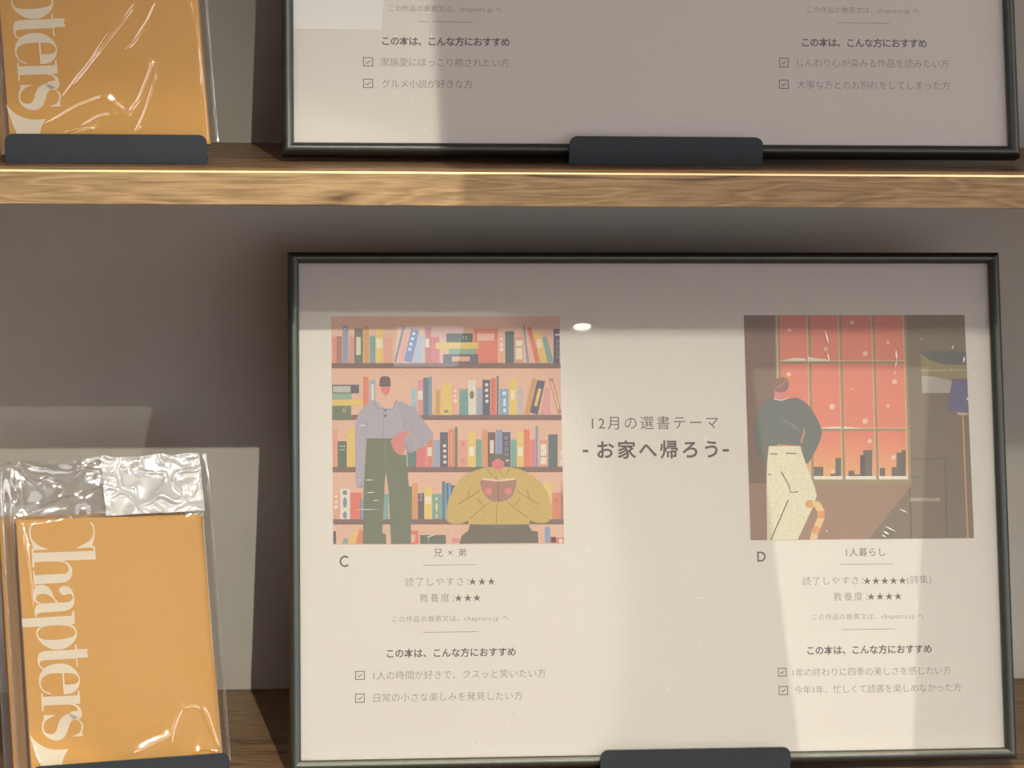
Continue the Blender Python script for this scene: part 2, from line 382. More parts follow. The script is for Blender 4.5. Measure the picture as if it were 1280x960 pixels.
# ------------------------------------------------------------------ drawing data (mm on the sheet or book; art in thousandths of its square)
LET = [
 [[99,1471,91,1463,83,1454,75,1446,69,1438,66,1431,63,1423,62,1415,61,1407,61,1398,62,1388,64,1379,66,1370,68,1362,71,1354,74,1346,77,1338,78,1329,79,1320,80,1310,81,1300,179,1302,169,1304,160,1306,151,1309,141,1312,132,1317,123,1322,113,1328,105,1334,97,1341,90,1348,83,1356,78,1365,75,1374,73,1384,72,1394,72,1404,73,1414,76,1423,79,1433,84,1442,90,1450,97,1457,105,1464,113,1470]],
 [[412,1446,416,1439,420,1432,424,1425,427,1418,428,1411,429,1404,429,1396,428,1389,427,1380,424,1370,420,1359,415,1351,408,1343,399,1337,390,1331,380,1326,368,1319,353,1313,338,1307,324,1300,416,1298,416,1301,417,1305,418,1308,418,1311,421,1319,424,1329,428,1340,431,1350,433,1360,435,1371,437,1381,438,1391,438,1399,437,1407,436,1415,434,1423,432,1430,429,1436,425,1442,422,1448]],
 [[72,1313,81,1311,83,1286,424,1279,422,1296,414,1297,416,1307,432,1306,434,1228,241,1232,249,1228,258,1225,266,1221,273,1217,279,1210,285,1203,290,1195,293,1187,294,1179,295,1170,294,1162,293,1153,291,1146,288,1138,284,1131,279,1125,274,1120,268,1115,261,1111,255,1108,248,1107,242,1106,235,1105,228,1104,80,1105,82,1094,73,1090,72,1184,79,1183,81,1157,231,1156,239,1156,247,1156,254,1156,260,1158,265,1161,269,1165,272,1169,274,1174,275,1179,275,1185,274,1191,273,1196,270,1201,267,1206,263,1210,259,1214,254,1217,248,1220,242,1222,236,1224,227,1226,218,1227,208,1229,198,1231,84,1232,80,1205,70,1205]],
 [[81,1095,90,1097,98,1099,106,1100,115,1100,123,1099,131,1096,140,1093,147,1088,153,1083,159,1076,164,1068,169,1061,173,1051,176,1041,179,1031,183,1021,188,1013,194,1005,200,998,206,990,217,990,229,990,240,990,250,991,256,991,263,992,269,994,275,996,279,1000,283,1004,286,1009,288,1014,288,1018,287,1023,285,1028,283,1032,280,1035,277,1037,273,1038,269,1039,264,1038,259,1037,253,1035,248,1034,243,1033,238,1033,233,1034,229,1036,225,1038,222,1041,219,1045,216,1049,215,1053,214,1058,213,1063,214,1067,216,1071,219,1075,223,1079,227,1081,232,1083,238,1084,245,1085,251,1084,257,1083,263,1081,269,1078,274,1073,279,1067,283,1060,288,1052,291,1043,293,1034,295,1024,297,1014,297,1004,296,996,294,987,292,979,289,971,285,965,280,960,274,955,268,951,261,947,253,945,245,942,237,940,119,940,112,939,104,939,97,939,91,937,87,936,83,933,80,930,78,927,78,924,78,921,79,918,80,915,71,916,70,922,68,929,67,936,67,942,67,948,67,953,68,958,70,964,72,969,75,975,78,980,82,983,86,986,91,987,96,988,101,989,96,991,91,992,87,994,83,996,78,1000,74,1004,71,1009,68,1014,66,1021,65,1028,64,1036,64,1043,65,1050,66,1058,68,1065,70,1072,72,1078,75,1083,78,1089],[79,1023,80,1027,81,1031,82,1035,85,1038,89,1041,95,1043,101,1045,107,1046,113,1047,121,1047,128,1046,135,1044,142,1042,148,1039,154,1036,160,1032,165,1028,170,1024,174,1019,178,1014,182,1009,186,1003,190,997,194,991,108,992,103,995,97,997,92,1000,88,1003,84,1008,82,1013,80,1018]],
 [[-7,912,275,911,282,940,291,940,291,863,270,861,275,856,281,852,286,847,290,841,293,834,296,825,298,816,299,807,298,799,296,790,292,782,288,774,283,767,277,760,270,753,263,747,255,742,247,737,238,732,229,728,219,725,208,723,197,722,186,722,175,723,165,724,154,727,144,731,134,735,125,741,116,747,108,753,100,760,93,768,87,776,82,784,77,792,73,801,70,810,69,818,69,825,70,833,72,840,76,846,81,851,87,854,94,857,100,860,-6,863],[81,836,79,833,77,829,77,826,77,822,79,816,81,808,85,801,89,795,95,791,101,788,108,786,114,784,126,782,141,781,156,780,171,780,186,779,202,780,218,781,232,782,244,784,255,786,266,789,275,792,280,795,284,798,288,803,289,808,289,815,287,823,284,831,280,837,275,842,269,846,262,849,255,852,244,855,231,857,217,859,204,861,188,862,170,862,153,863,138,862,128,861,118,859,108,856,100,853,94,850,89,845,84,840]],
 [[282,745,290,745,292,718,355,715,354,709,351,704,350,698,349,693,350,687,352,680,354,674,356,667,290,667,293,619,284,620,284,665,112,667,105,667,98,666,91,665,86,663,83,660,81,656,79,652,79,647,80,643,81,638,84,634,87,630,90,627,95,624,100,622,105,619,97,613,92,616,87,619,83,622,79,626,76,632,73,639,71,647,69,655,68,663,68,672,69,680,70,688,73,695,75,702,79,709,84,713,91,716,99,718,107,718,115,719,282,716]],
 [[193,643,204,641,216,639,227,635,237,631,245,627,254,621,261,614,268,608,275,601,280,593,286,586,290,578,294,570,297,561,299,552,300,544,299,534,297,525,294,515,290,506,285,498,279,490,272,483,265,477,258,473,250,470,242,468,234,467,226,466,218,466,210,466,202,466,201,586,190,587,180,588,169,588,159,588,149,588,139,588,130,587,121,585,113,582,106,579,98,575,92,571,87,565,83,559,80,552,78,546,77,539,77,531,79,524,81,517,83,510,87,503,92,497,97,492,105,488,114,484,124,480,133,476,126,471,117,475,108,479,99,483,92,488,86,494,81,502,76,510,73,518,70,526,68,534,68,543,68,551,69,560,71,570,73,579,77,588,81,597,87,605,93,613,100,620,108,626,118,631,128,635,139,638,151,641,165,642,180,643],[211,587,222,586,233,585,243,584,253,583,260,581,267,578,274,575,280,571,284,566,288,561,290,555,292,549,292,544,291,539,289,534,287,530,284,527,280,525,276,523,272,522,267,521,261,520,255,520,249,520,240,520,231,520,221,521,211,522]],
 [[76,483,83,483,85,460,281,455,283,483,291,483,293,407,260,407,266,404,272,400,278,397,283,392,288,386,292,378,295,370,297,363,298,355,298,348,297,341,294,335,291,329,286,323,281,319,276,316,270,315,263,316,256,318,250,321,244,324,239,328,234,333,230,337,228,342,228,347,228,352,229,356,230,359,233,362,236,364,239,365,246,366,255,367,265,368,274,368,274,372,274,376,273,380,272,384,269,387,265,391,260,395,255,398,249,401,242,403,235,405,227,407,86,411,83,379,75,379]],
 [[74,354,82,355,91,355,99,356,107,356,118,355,129,354,140,353,151,351,142,348,133,346,124,343,116,339,107,334,99,329,92,324,86,318,83,311,81,304,79,297,79,290,79,284,79,278,81,272,83,266,87,261,91,257,96,253,101,251,107,249,115,248,122,248,129,249,135,252,140,256,145,260,149,266,152,274,156,283,159,293,162,302,166,311,171,319,175,327,181,334,187,340,195,344,203,348,210,351,215,353,220,353,226,353,231,353,279,331,270,328,261,324,253,321,245,317,240,314,236,311,231,307,228,302,224,294,221,285,218,275,214,265,210,257,207,249,203,241,198,234,193,228,187,222,180,218,173,214,166,212,157,211,149,210,141,211,132,212,124,215,116,218,109,222,101,227,94,232,88,238,82,245,78,252,74,260,72,268,70,277,69,285,69,293,70,301,71,309,74,318,78,327,82,337,86,346]],
 [[271,320,277,315,283,311,289,307,294,302,297,296,300,290,301,284,301,277,300,270,298,262,294,253,291,245,297,222,230,225,240,228,250,231,260,234,268,237,274,242,280,247,284,253,288,260,289,267,290,276,290,285,288,292,286,298,283,302,279,307,275,311]],
 [[-3,257,5,246,13,235,21,224,29,214,38,205,48,197,58,190,69,183,80,177,91,171,103,167,114,163,126,160,137,158,149,157,160,156,172,156,184,156,196,156,208,157,204,150,200,144,195,137,192,131,188,124,184,118,181,111,178,104,175,94,172,84,170,73,168,63,167,55,166,47,165,38,164,30,83,23,75,34,67,45,60,56,53,68,47,81,41,95,36,110,31,125,26,140,22,156,18,172,14,187,9,204,5,222,1,239]],
]
CRU = [[85.8,81.9,82.8,76.6,79.1,70.0,71.8,60.5,65.6,55.0],[65.1,71.3,56.9,63.2,50.1,54.2,43.8,46.9,39.0,41.8,29.8,31.1],[79.2,47.7,79.8,44.1,76.0,35.7,71.3,27.0,65.4,19.2,63.7,8.1],[81.1,44.4,80.4,35.4,77.5,26.6,71.7,14.3,67.7,8.2],[15.6,16.3,25.1,20.6,35.6,26.2,43.3,28.8,52.2,30.5,60.4,22.7,65.4,19.2],[29.6,10.8,38.1,13.0,46.9,13.3],[31.0,11.2,42.4,17.2,51.0,20.6,65.4,18.8],[74.8,83.0,64.1,70.0,49.7,54.6],[104.9,81.2,105.9,53.8,105.0,26.5]]
CRL = [[78.5,10.2,80.1,20.6,86.1,33.0,92.8,35.7,98.6,32.5,102.0,21.6,105.8,10.3],[90.6,6.1,96.9,10.1,104.6,7.2],[-1.0,172.6,0.8,164.6,-3.8,155.4,-1.3,151.6],[2.7,182.3,6.9,176.0,13.0,171.0,19.0,172.6,26.6,168.9,26.8,164.7,22.4,159.7],[-0.0,151.0,14.3,155.4,28.8,160.3,50.3,165.4],[44.3,171.9,52.8,173.8,66.6,178.4],[37.0,180.7,45.5,176.5,52.8,173.8,64.0,167.6,57.9,160.8,73.2,159.0,89.6,152.0],[0.9,20.1,2.3,13.2,4.7,8.6],[56.6,11.1,70.7,16.8,80.1,20.6],[3.6,143.4,4.3,124.8,5.4,97.0],[68.1,180.2,79.3,172.6,89.0,176.9,100.6,166.8],[54.4,150.0,59.8,161.6,68.3,149.3,83.0,158.1,101.1,147.6]]
ARTC = [
 (1,'7d5a50',[0,794,1000,794,1000,770,0,771]),
 (1,'7d5a50',[0,567,1000,566,1000,542,0,544]),
 (1,'7d5a50',[0,340,1000,338,1000,314,0,315]),
 (1,'7d5a50',[0,111,1000,109,1000,86,0,88]),
 (2,'ee9277',[4,910,21,910,20,794,3,794]),
 (2,'b7766a',[22,913,46,913,45,794,21,794]),
 (2,'949dba',[49,960,74,960,72,794,47,794]),
 (2,'e59a95',[77,910,100,910,98,794,76,794]),
 (2,'687350',[100,946,138,946,136,794,98,794]),
 (2,'e2a24f',[142,958,163,958,162,794,140,794]),
 (2,'76ada6',[166,913,191,913,190,794,165,794]),
 (2,'f2d264',[195,949,224,949,222,794,193,794]),
 (2,'efab8e',[228,910,263,910,262,794,226,794]),
 (2,'d0786b',[408,951,435,951,433,794,406,794]),
 (2,'e27a78',[433,910,471,910,470,794,432,794]),
 (3,'e8e0cc',[108,909,128,909,127,830,107,830]),
 (3,'f6ecc8',[195,902,223,902,222,860,195,860]),
 (3,'eee4d0',[409,902,425,902,425,863,409,863]),
 (3,'c96a6a',[462,892,461,887,457,883,452,882,448,883,444,887,443,892,444,897,448,900,453,902,458,900,461,897]),
 (4,'e27a78',[459,892,458,889,456,886,453,886,450,886,447,889,447,892,447,895,450,897,453,898,456,897,458,895]),
 (2,'6b7f9e',[312,960,320,957,281,797,272,800]),
 (2,'f0a58c',[320,935,340,935,311,797,289,797]),
 (3,'6488c6',[348,946,382,938,348,797,314,804]),
 (2,'b5c8e0',[383,918,402,913,395,797,352,797]),
 (4,'e8ecf5',[366,924,365,920,362,918,359,917,355,918,353,920,352,924,353,927,355,930,359,931,362,930,365,927]),
 (4,'e8ecf5',[360,902,359,898,356,895,353,894,349,895,347,898,346,902,347,905,349,908,353,909,357,908,359,905]),
 (4,'e8ecf5',[353,878,352,874,350,872,346,871,342,872,340,874,339,878,340,882,343,884,346,885,350,884,352,881]),
 (4,'e8ecf5',[347,855,346,851,344,849,340,848,337,849,334,851,333,855,334,858,337,861,340,862,344,861,347,858]),
 (4,'3a5144',[501,925,616,925,616,886,500,886]),
 (3,'efcd62',[454,885,642,885,641,857,453,857]),
 (3,'84b296',[511,857,628,857,627,833,510,833]),
 (3,'565e69',[486,833,639,833,639,792,485,792]),
 (4,'efb38e',[524,823,603,823,602,802,523,802]),
 (5,'b8bfb0',[574,914,579,914,578,897,574,897]),
 (5,'b8bfb0',[586,914,591,914,590,897,586,897]),
 (2,'ee785f',[621,946,728,946,725,794,619,794]),
 (3,'efc3a8',[636,925,711,925,710,893,636,893]),
 (2,'f0ab8d',[734,910,753,910,751,794,732,794]),
 (2,'385c60',[759,934,798,934,796,794,757,794]),
 (2,'e2a184',[801,909,838,909,836,794,799,794]),
 (2,'453b62',[972,945,999,945,996,794,969,794]),
 (3,'f7e3c9',[749,900,748,897,745,894,742,893,739,894,736,897,736,900,737,903,739,906,742,907,746,906,748,903]),
 (3,'f7e3c9',[750,876,749,871,746,868,742,867,738,868,735,871,734,876,735,880,738,883,742,884,746,883,749,880]),
 (3,'f7e3c9',[751,854,749,849,746,846,741,845,737,846,733,849,732,854,733,859,737,862,742,863,746,862,749,859]),
 (3,'f2e4cb',[806,895,834,895,834,869,806,869]),
 (3,'f2e4cb',[805,861,834,861,833,810,804,810]),
 (3,'e8d8d0',[979,923,999,923,999,915,979,915]),
 (3,'9a8f9a',[995,890,994,887,991,884,988,883,984,884,982,887,981,890,982,894,985,897,988,898,992,897,994,894]),
 (4,'453b62',[992,890,992,888,990,887,988,886,986,887,984,888,984,890,984,893,986,894,988,895,990,894,992,893]),
 (3,'9a8f9a',[995,868,994,865,991,862,987,861,984,862,981,865,980,868,981,872,984,875,988,876,991,875,994,872]),
 (4,'453b62',[992,868,991,866,990,865,987,864,985,865,984,866,983,868,984,871,985,872,988,873,990,872,991,871]),
 (3,'9a8f9a',[994,845,993,842,991,839,987,838,983,839,981,842,980,845,981,849,984,851,987,852,991,851,993,849]),
 (4,'453b62',[991,845,991,843,989,841,987,841,985,841,983,843,983,845,983,847,985,849,987,850,989,849,991,847]),
 (3,'9a8f9a',[994,821,993,818,990,815,986,814,983,815,980,818,980,821,981,825,983,828,987,829,990,828,993,825]),
 (4,'453b62',[991,821,990,819,989,818,987,817,984,818,983,819,982,821,983,824,985,825,987,826,989,825,990,824]),
 (2,'8597b3',[837,962,845,963,862,797,852,797]),
 (2,'e97548',[855,951,873,954,911,798,889,795]),
 (2,'f2cb58',[886,935,916,926,944,797,913,795]),
 (3,'f8e9c0',[894,895,915,902,922,866,902,860]),
 (2,'7dada3',[921,907,940,913,971,799,943,794]),
 (3,'4b4b62',[2,699,118,699,118,661,2,661]),
 (4,'c9c4ba',[5,693,81,693,81,665,5,665]),
 (3,'92b492',[2,661,86,661,86,633,2,633]),
 (3,'f2cd58',[2,633,132,633,132,607,1,608]),
 (3,'677655',[1,606,83,606,82,543,1,543]),
 (4,'b5b8a0',[47,594,52,594,52,577,47,577]),
 (4,'b5b8a0',[56,594,60,594,60,577,56,577]),
 (2,'ef825c',[136,734,160,734,159,599,134,599]),
 (2,'97b4c0',[165,720,189,720,188,599,163,599]),
 (3,'e9e0d2',[170,701,183,701,183,632,169,632]),
 (2,'a8ccd4',[345,684,368,684,367,565,343,565]),
 (2,'a8ccd4',[366,588,364,581,360,576,355,574,349,576,345,581,344,588,346,595,350,600,355,602,360,600,364,595]),
 (2,'eb9a95',[372,720,397,720,395,565,370,565]),
 (2,'527490',[397,730,422,730,420,565,395,565]),
 (2,'7596b1',[423,734,435,734,433,565,421,565]),
 (2,'eabf64',[444,680,475,680,474,565,443,565]),
 (2,'f0d05e',[479,706,519,706,517,565,477,565]),
 (3,'f2ead8',[373,671,393,671,393,633,373,633]),
 (3,'d99a55',[452,673,468,673,467,565,450,565]),
 (3,'8a8462',[505,581,504,578,500,576,495,575,491,576,487,578,486,581,487,585,491,587,496,588,501,587,504,585]),
 (2,'f2b08a',[523,680,549,680,547,566,521,566]),
 (2,'66a39f',[554,680,592,680,591,566,552,566]),
 (2,'eee6d6',[594,718,626,718,623,566,592,566]),
 (2,'9caecb',[631,684,653,684,652,566,629,566]),
 (2,'4d4d62',[656,720,689,720,687,566,653,566]),
 (2,'ee7256',[692,728,715,728,712,566,690,566]),
 (2,'66747a',[718,737,727,737,724,566,715,566]),
 (2,'7dabcc',[730,680,769,680,767,566,728,566]),
 (2,'f3d360',[774,722,806,722,803,566,771,566]),
 (2,'c8c0c0',[810,686,832,686,830,566,808,566]),
 (3,'f7e3c9',[542,672,541,668,538,666,535,665,531,666,529,668,528,672,529,675,532,678,535,679,539,678,541,675]),
 (3,'f7e3c9',[542,649,541,646,538,643,535,642,531,643,529,646,528,649,529,653,531,656,535,656,538,656,541,653]),
 (3,'f7e3c9',[545,627,543,623,540,619,535,618,531,619,527,623,526,627,528,632,531,635,536,637,540,635,544,632]),
 (3,'9a9f88',[555,680,592,680,592,665,555,665]),
 (3,'74725a',[618,654,617,644,613,637,608,635,603,637,600,644,598,654,600,663,604,670,609,672,613,670,617,663]),
 (3,'f8edd0',[780,673,797,673,796,634,780,634]),
 (3,'ece6df',[681,699,680,695,677,692,673,691,669,692,667,695,666,699,667,703,670,705,673,706,677,705,680,703]),
 (3,'ece6df',[681,674,679,670,677,667,673,666,669,667,666,670,665,674,666,678,669,681,673,682,677,681,680,678]),
 (3,'ece6df',[681,649,680,645,677,643,673,642,670,643,667,645,666,649,667,653,670,656,674,657,677,656,680,653]),
 (3,'ece6df',[681,626,680,622,677,619,674,618,670,619,667,622,666,626,667,630,670,633,674,634,678,633,680,630]),
 (3,'eaf0f2',[759,660,758,656,754,653,750,651,746,653,742,656,741,660,743,665,746,668,750,669,755,668,758,665]),
 (3,'eaf0f2',[746,637,756,637,756,604,745,604]),
 (3,'eaf0f2',[757,585,756,580,753,576,750,575,747,576,745,580,744,585,745,590,747,593,751,595,754,593,756,590]),
 (3,'c5523e',[699,711,702,711,702,665,698,665]),
 (3,'c5523e',[698,632,701,632,700,582,697,582]),
 (3,'c5523e',[697,659,703,659,703,648,696,648]),
 (2,'dfa056',[874,728,894,725,857,566,835,571]),
 (3,'514a60',[896,719,931,714,895,566,860,577]),
 (4,'f0cf58',[900,682,914,680,893,603,880,607]),
 (2,'eca09b',[930,686,950,686,953,565,904,566]),
 (3,'d07a6a',[947,725,964,727,1000,576,985,568]),
 (4,'f0c8b0',[953,714,961,715,992,593,984,590]),
 (2,'f0a582',[2,502,24,502,22,338,1,338]),
 (2,'566850',[23,451,62,451,61,338,22,338]),
 (2,'f3cb5d',[64,507,98,507,96,338,62,338]),
 (2,'557e77',[322,409,363,408,362,338,321,338]),
 (2,'ea7278',[364,430,407,430,405,337,362,338]),
 (2,'e57f66',[410,474,436,474,434,337,408,337]),
 (2,'9caecb',[438,455,465,455,463,337,436,337]),
 (2,'4d4d62',[467,490,502,490,500,337,465,337]),
 (3,'b5c0b0',[30,431,56,431,56,426,30,426]),
 (3,'b5c0b0',[29,416,55,415,55,411,29,411]),
 (3,'f3e9d3',[412,424,431,424,430,385,411,385]),
 (3,'ece6df',[493,430,492,426,489,424,486,423,482,424,479,426,478,430,479,434,482,437,486,438,490,437,492,434]),
 (3,'ece6df',[494,407,493,403,490,401,486,400,483,401,480,403,479,407,480,411,483,414,487,415,490,414,493,411]),
 (3,'ece6df',[494,383,493,379,490,376,486,375,482,376,480,379,479,383,480,386,482,389,486,390,490,389,493,386]),
 (3,'ece6df',[494,359,493,355,490,353,486,351,482,353,480,355,479,359,480,363,483,366,486,367,490,366,493,363]),
 (2,'ee8250',[505,502,530,502,527,337,503,337]),
 (2,'6e7173',[532,512,544,512,541,337,529,337]),
 (2,'efa488',[546,455,586,455,584,337,545,337]),
 (2,'f3d262',[591,490,622,490,620,337,589,337]),
 (2,'76aa9a',[623,458,649,458,647,337,621,337]),
 (2,'ea9c60',[650,502,676,502,673,337,648,337]),
 (2,'714548',[674,490,709,490,706,337,671,337]),
 (2,'87a2c4',[712,501,739,501,736,337,709,337]),
 (2,'514e60',[739,490,774,490,772,337,736,337]),
 (2,'76afa4',[775,457,801,457,799,337,773,337]),
 (2,'f3d262',[804,493,832,493,829,337,802,337]),
 (2,'f07758',[833,501,859,501,856,337,830,337]),
 (2,'eb7d7c',[860,457,883,457,880,337,857,337]),
 (2,'829cbc',[885,517,896,517,892,337,881,337]),
 (2,'dfa080',[902,454,936,454,934,337,899,337]),
 (2,'4c6766',[940,480,981,480,978,337,937,337]),
 (3,'f8f0d5',[594,425,614,425,614,386,593,386]),
 (3,'f0e8dc',[684,455,701,454,700,397,683,397]),
 (3,'f8f0d5',[806,424,828,424,827,386,805,386]),
 (3,'f5ead5',[906,438,931,438,930,386,905,386]),
 (3,'f5ead5',[904,379,930,379,929,348,904,348]),
 (3,'f5b070',[513,485,520,485,518,348,511,348]),
 (3,'efe0cc',[990,408,1000,408,1000,380,990,380]),
 (3,'efe0cc',[990,369,999,369,999,347,989,347]),
 (3,'a8a2a5',[765,464,763,460,760,457,756,456,752,457,749,460,748,464,749,468,752,471,757,472,761,471,764,468]),
 (4,'514e60',[762,464,761,461,759,459,756,458,754,459,752,461,751,464,752,466,754,468,757,469,759,468,761,466]),
 (3,'a8a2a5',[764,440,763,436,760,433,756,431,752,433,749,436,748,440,749,444,752,447,756,448,760,447,763,444]),
 (4,'514e60',[761,440,761,437,759,435,756,434,753,435,751,437,751,440,751,442,753,444,756,445,759,444,761,442]),
 (3,'a8a2a5',[764,416,763,412,760,409,755,408,751,409,748,412,747,416,749,420,752,423,756,424,760,423,763,420]),
 (4,'514e60',[761,416,760,413,758,411,756,411,753,411,751,413,750,416,751,419,753,421,756,422,758,421,760,419]),
 (3,'a8a2a5',[763,393,762,388,759,385,755,384,751,386,748,389,747,393,748,397,751,400,755,401,759,400,762,397]),
 (4,'514e60',[761,393,760,390,758,388,755,387,752,388,750,390,750,393,751,395,753,397,755,398,758,397,760,395]),
 (3,'e58b6c',[574,441,573,437,571,434,567,433,563,434,560,437,559,441,560,445,563,448,567,449,571,448,574,445]),
 (3,'e58b6c',[573,363,572,360,569,357,566,356,562,357,559,360,558,363,559,367,562,370,566,371,570,370,572,367]),
 (2,'efaa8c',[2,221,32,221,31,111,1,111]),
 (2,'f2e8d6',[32,243,74,243,72,111,31,111]),
 (2,'ef7256',[75,226,125,226,124,111,74,111]),
 (2,'92b2c6',[118,199,135,199,135,111,117,111]),
 (2,'79afa4',[217,221,240,221,238,110,216,110]),
 (2,'667758',[326,253,342,253,340,110,324,110]),
 (2,'eb9f4e',[343,268,367,268,365,110,341,110]),
 (2,'61495a',[367,223,394,223,393,110,366,110]),
 (2,'f5d565',[396,250,428,250,426,110,394,110]),
 (2,'73ad9f',[429,220,470,220,469,110,428,110]),
 (2,'4c7894',[472,275,486,275,483,110,470,110]),
 (2,'79a9cd',[486,268,500,268,498,110,483,110]),
 (3,'f7e6d0',[21,210,20,207,17,204,14,203,10,204,8,207,7,210,8,214,10,216,14,217,18,216,20,214]),
 (3,'f7e6d0',[21,186,20,182,17,180,14,179,10,180,8,182,7,186,8,189,10,192,14,193,17,192,20,189]),
 (3,'f7e6d0',[23,164,21,159,18,156,13,155,9,156,5,159,4,164,6,169,9,172,14,173,18,172,21,169]),
 (3,'78919e',[63,226,61,221,57,217,52,216,46,217,43,221,41,226,43,232,47,236,52,237,57,236,61,232]),
 (3,'78919e',[60,183,59,171,56,163,51,160,47,163,44,171,43,183,44,194,47,203,52,206,56,203,59,194]),
 (3,'78919e',[60,129,58,120,55,114,51,112,47,115,43,120,42,129,44,137,47,143,51,145,55,143,59,137]),
 (3,'f8ecc8',[398,209,425,209,425,177,398,177]),
 (3,'f0dc8a',[453,198,452,195,450,192,448,191,445,192,443,195,442,198,443,202,445,205,448,206,451,205,453,202]),
 (3,'f0dc8a',[453,162,452,153,450,146,447,144,444,146,442,153,442,162,443,171,445,178,448,180,450,178,452,171]),
 (3,'f0dc8a',[452,124,451,120,449,117,447,116,444,117,442,120,441,124,442,128,444,131,447,132,450,131,451,128]),
 (3,'a89aa0',[387,212,386,209,383,206,380,206,377,207,375,209,374,212,375,215,377,218,380,219,384,218,386,215]),
 (3,'a89aa0',[387,196,386,193,383,190,380,189,377,190,374,193,374,196,374,199,377,201,380,202,383,201,386,199]),
 (2,'79a9cd',[491,268,511,268,509,110,489,110]),
 (2,'3d588a',[511,258,529,258,527,110,509,110]),
 (2,'f3d470',[917,271,950,271,947,109,914,109]),
 (2,'ec8560',[952,225,1000,225,998,109,949,109]),
 (2,'e59a80',[990,271,1000,271,998,109,987,109]),
 (3,'8a5040',[962,195,975,195,975,192,962,193]),
 (3,'8a5040',[962,186,975,186,975,184,962,184]),
 (2,'603f4b',[0,58,12,58,12,4,0,4]),
 (2,'ee7260',[334,60,367,60,367,3,333,3]),
 (2,'566850',[374,41,486,41,486,3,374,3]),
 (2,'90a898',[47,28,66,26,61,4,37,4]),
 (2,'f2c860',[74,44,110,66,93,4,66,4]),
 (2,'ef824a',[115,71,129,55,128,4,95,4]),
 (3,'efc5a5',[336,44,353,44,352,11,336,11]),
 (3,'cfd2c0',[409,33,412,33,412,14,409,14]),
 (2,'e8918f',[512,27,547,27,547,7,512,7]),
 (2,'8aa1c8',[916,75,940,75,939,6,915,6]),
 (2,'e0705a',[940,29,999,29,999,5,939,6]),
 (2,'803c38',[942,32,964,32,964,6,942,6]),
 (3,'f5e0d0',[995,14,994,9,990,6,985,4,980,6,977,9,976,14,977,19,981,23,986,24,990,23,994,19]),
 (5,'b3adb9',[173,629,188,630,227,593,267,595,279,630,330,605,329,500,329,496,258,463,148,462,143,398,133,245,101,251,97,398,98,506,104,544,121,583,145,610]),
 (6,'ada6b2',[287,625,299,628,318,619,336,607,352,594,369,577,384,561,395,546,404,531,413,517,422,506,431,495,436,485,435,474,430,464,423,455,413,444,401,434,387,425,368,413,346,402,327,400,313,415,302,438,298,458,308,468,325,475,334,485,327,501,313,520,302,540,293,570,287,603]),
 (7,'e58278',[255,461,262,469,274,476,285,482,296,489,308,494,318,496,325,494,330,489,331,482,325,475,314,467,306,458,307,447,310,436,313,425,312,412,310,399,306,391,298,390,288,392,279,398,271,405,265,415,260,425,256,437,253,449]),
 (6,'614036',[208,725,217,735,231,736,245,735,254,725,255,691,206,691]),
 (6,'ea7b76',[210,691,253,691,249,665,233,650,217,665]),
 (7,'857f8a',[183,625,193,594,226,592,226,595,195,596,186,626]),
 (7,'857f8a',[277,630,261,592,232,595,232,592,263,590,280,629]),
 (7,'857f8a',[223,591,221,490,223,490,225,591]),
 (7,'857f8a',[221,491,220,463,222,463,223,491]),
 (7,'857f8a',[148,533,146,490,148,490,150,533]),
 (7,'857f8a',[300,454,334,400,337,401,302,456]),
 (7,'857f8a',[301,527,328,489,329,490,303,528]),
 (7,'857f8a',[101,251,133,250,133,252,101,253]),
 (8,'5c5560',[236,586,235,584,233,582,230,581,228,582,226,584,225,587,226,589,228,591,230,592,233,591,235,589]),
 (8,'5c5560',[236,562,235,559,233,557,230,556,227,557,225,559,225,562,225,565,227,567,230,567,233,567,235,565]),
 (6,'66724f',[148,463,258,463,263,420,284,395,319,389,326,288,337,125,333,3,249,3,241,234,231,312,226,289,216,126,211,50,227,44,228,3,127,4,133,234]),
 (7,'8f9468',[228,447,227,349,229,349,231,447]),
 (7,'c9c8a8',[319,398,322,337,326,338,323,398]),
 (5,'d6b34c',[679,337,663,335,646,331,630,326,610,319,589,309,570,299,556,288,543,275,532,261,521,242,512,221,504,201,497,183,492,164,489,147,488,131,488,116,491,103,498,96,508,92,518,90,530,89,544,90,556,92,566,96,576,102,583,104,585,100,583,92,585,88,664,86,771,86,850,87,851,91,850,99,852,104,861,101,873,96,887,93,901,92,917,93,930,97,939,104,945,114,950,124,953,134,954,146,953,157,948,176,941,200,932,222,922,242,910,260,895,277,878,292,857,306,836,318,816,326,794,332,772,336,741,338,708,338]),
 (7,'e87874',[745,351,743,343,739,336,733,330,726,327,717,325,709,327,701,330,695,336,692,343,690,351,692,358,696,365,702,371,710,374,718,376,726,374,734,371,740,365,744,358]),
 (8,'62604c',[682,358,681,365,682,375,685,383,694,389,706,393,718,395,729,395,740,391,748,386,753,376,755,364,755,356,751,355,745,358,739,361,733,366,725,372,718,375,710,372,703,366,696,361,691,358,686,356]),
 (4,'62604c',[744,363,772,363,772,337,743,337]),
 (8,'f0cfa0',[767,365,765,363,762,361,758,360,754,361,750,363,749,365,751,368,754,370,758,370,762,370,766,368]),
 (6,'96762f',[666,328,688,297,708,317,706,319,689,300,669,330]),
 (6,'96762f',[721,317,745,296,770,328,767,330,745,299,724,319]),
 (6,'96762f',[707,179,705,89,708,89,710,179]),
 (6,'96762f',[542,172,638,232,636,235,540,175]),
 (6,'96762f',[588,237,582,204,585,203,591,236]),
 (6,'96762f',[590,110,675,179,673,181,588,112]),
 (6,'96762f',[624,195,651,167,653,169,627,198]),
 (6,'96762f',[795,231,888,174,890,177,797,233]),
 (6,'96762f',[840,237,849,203,852,204,843,238]),
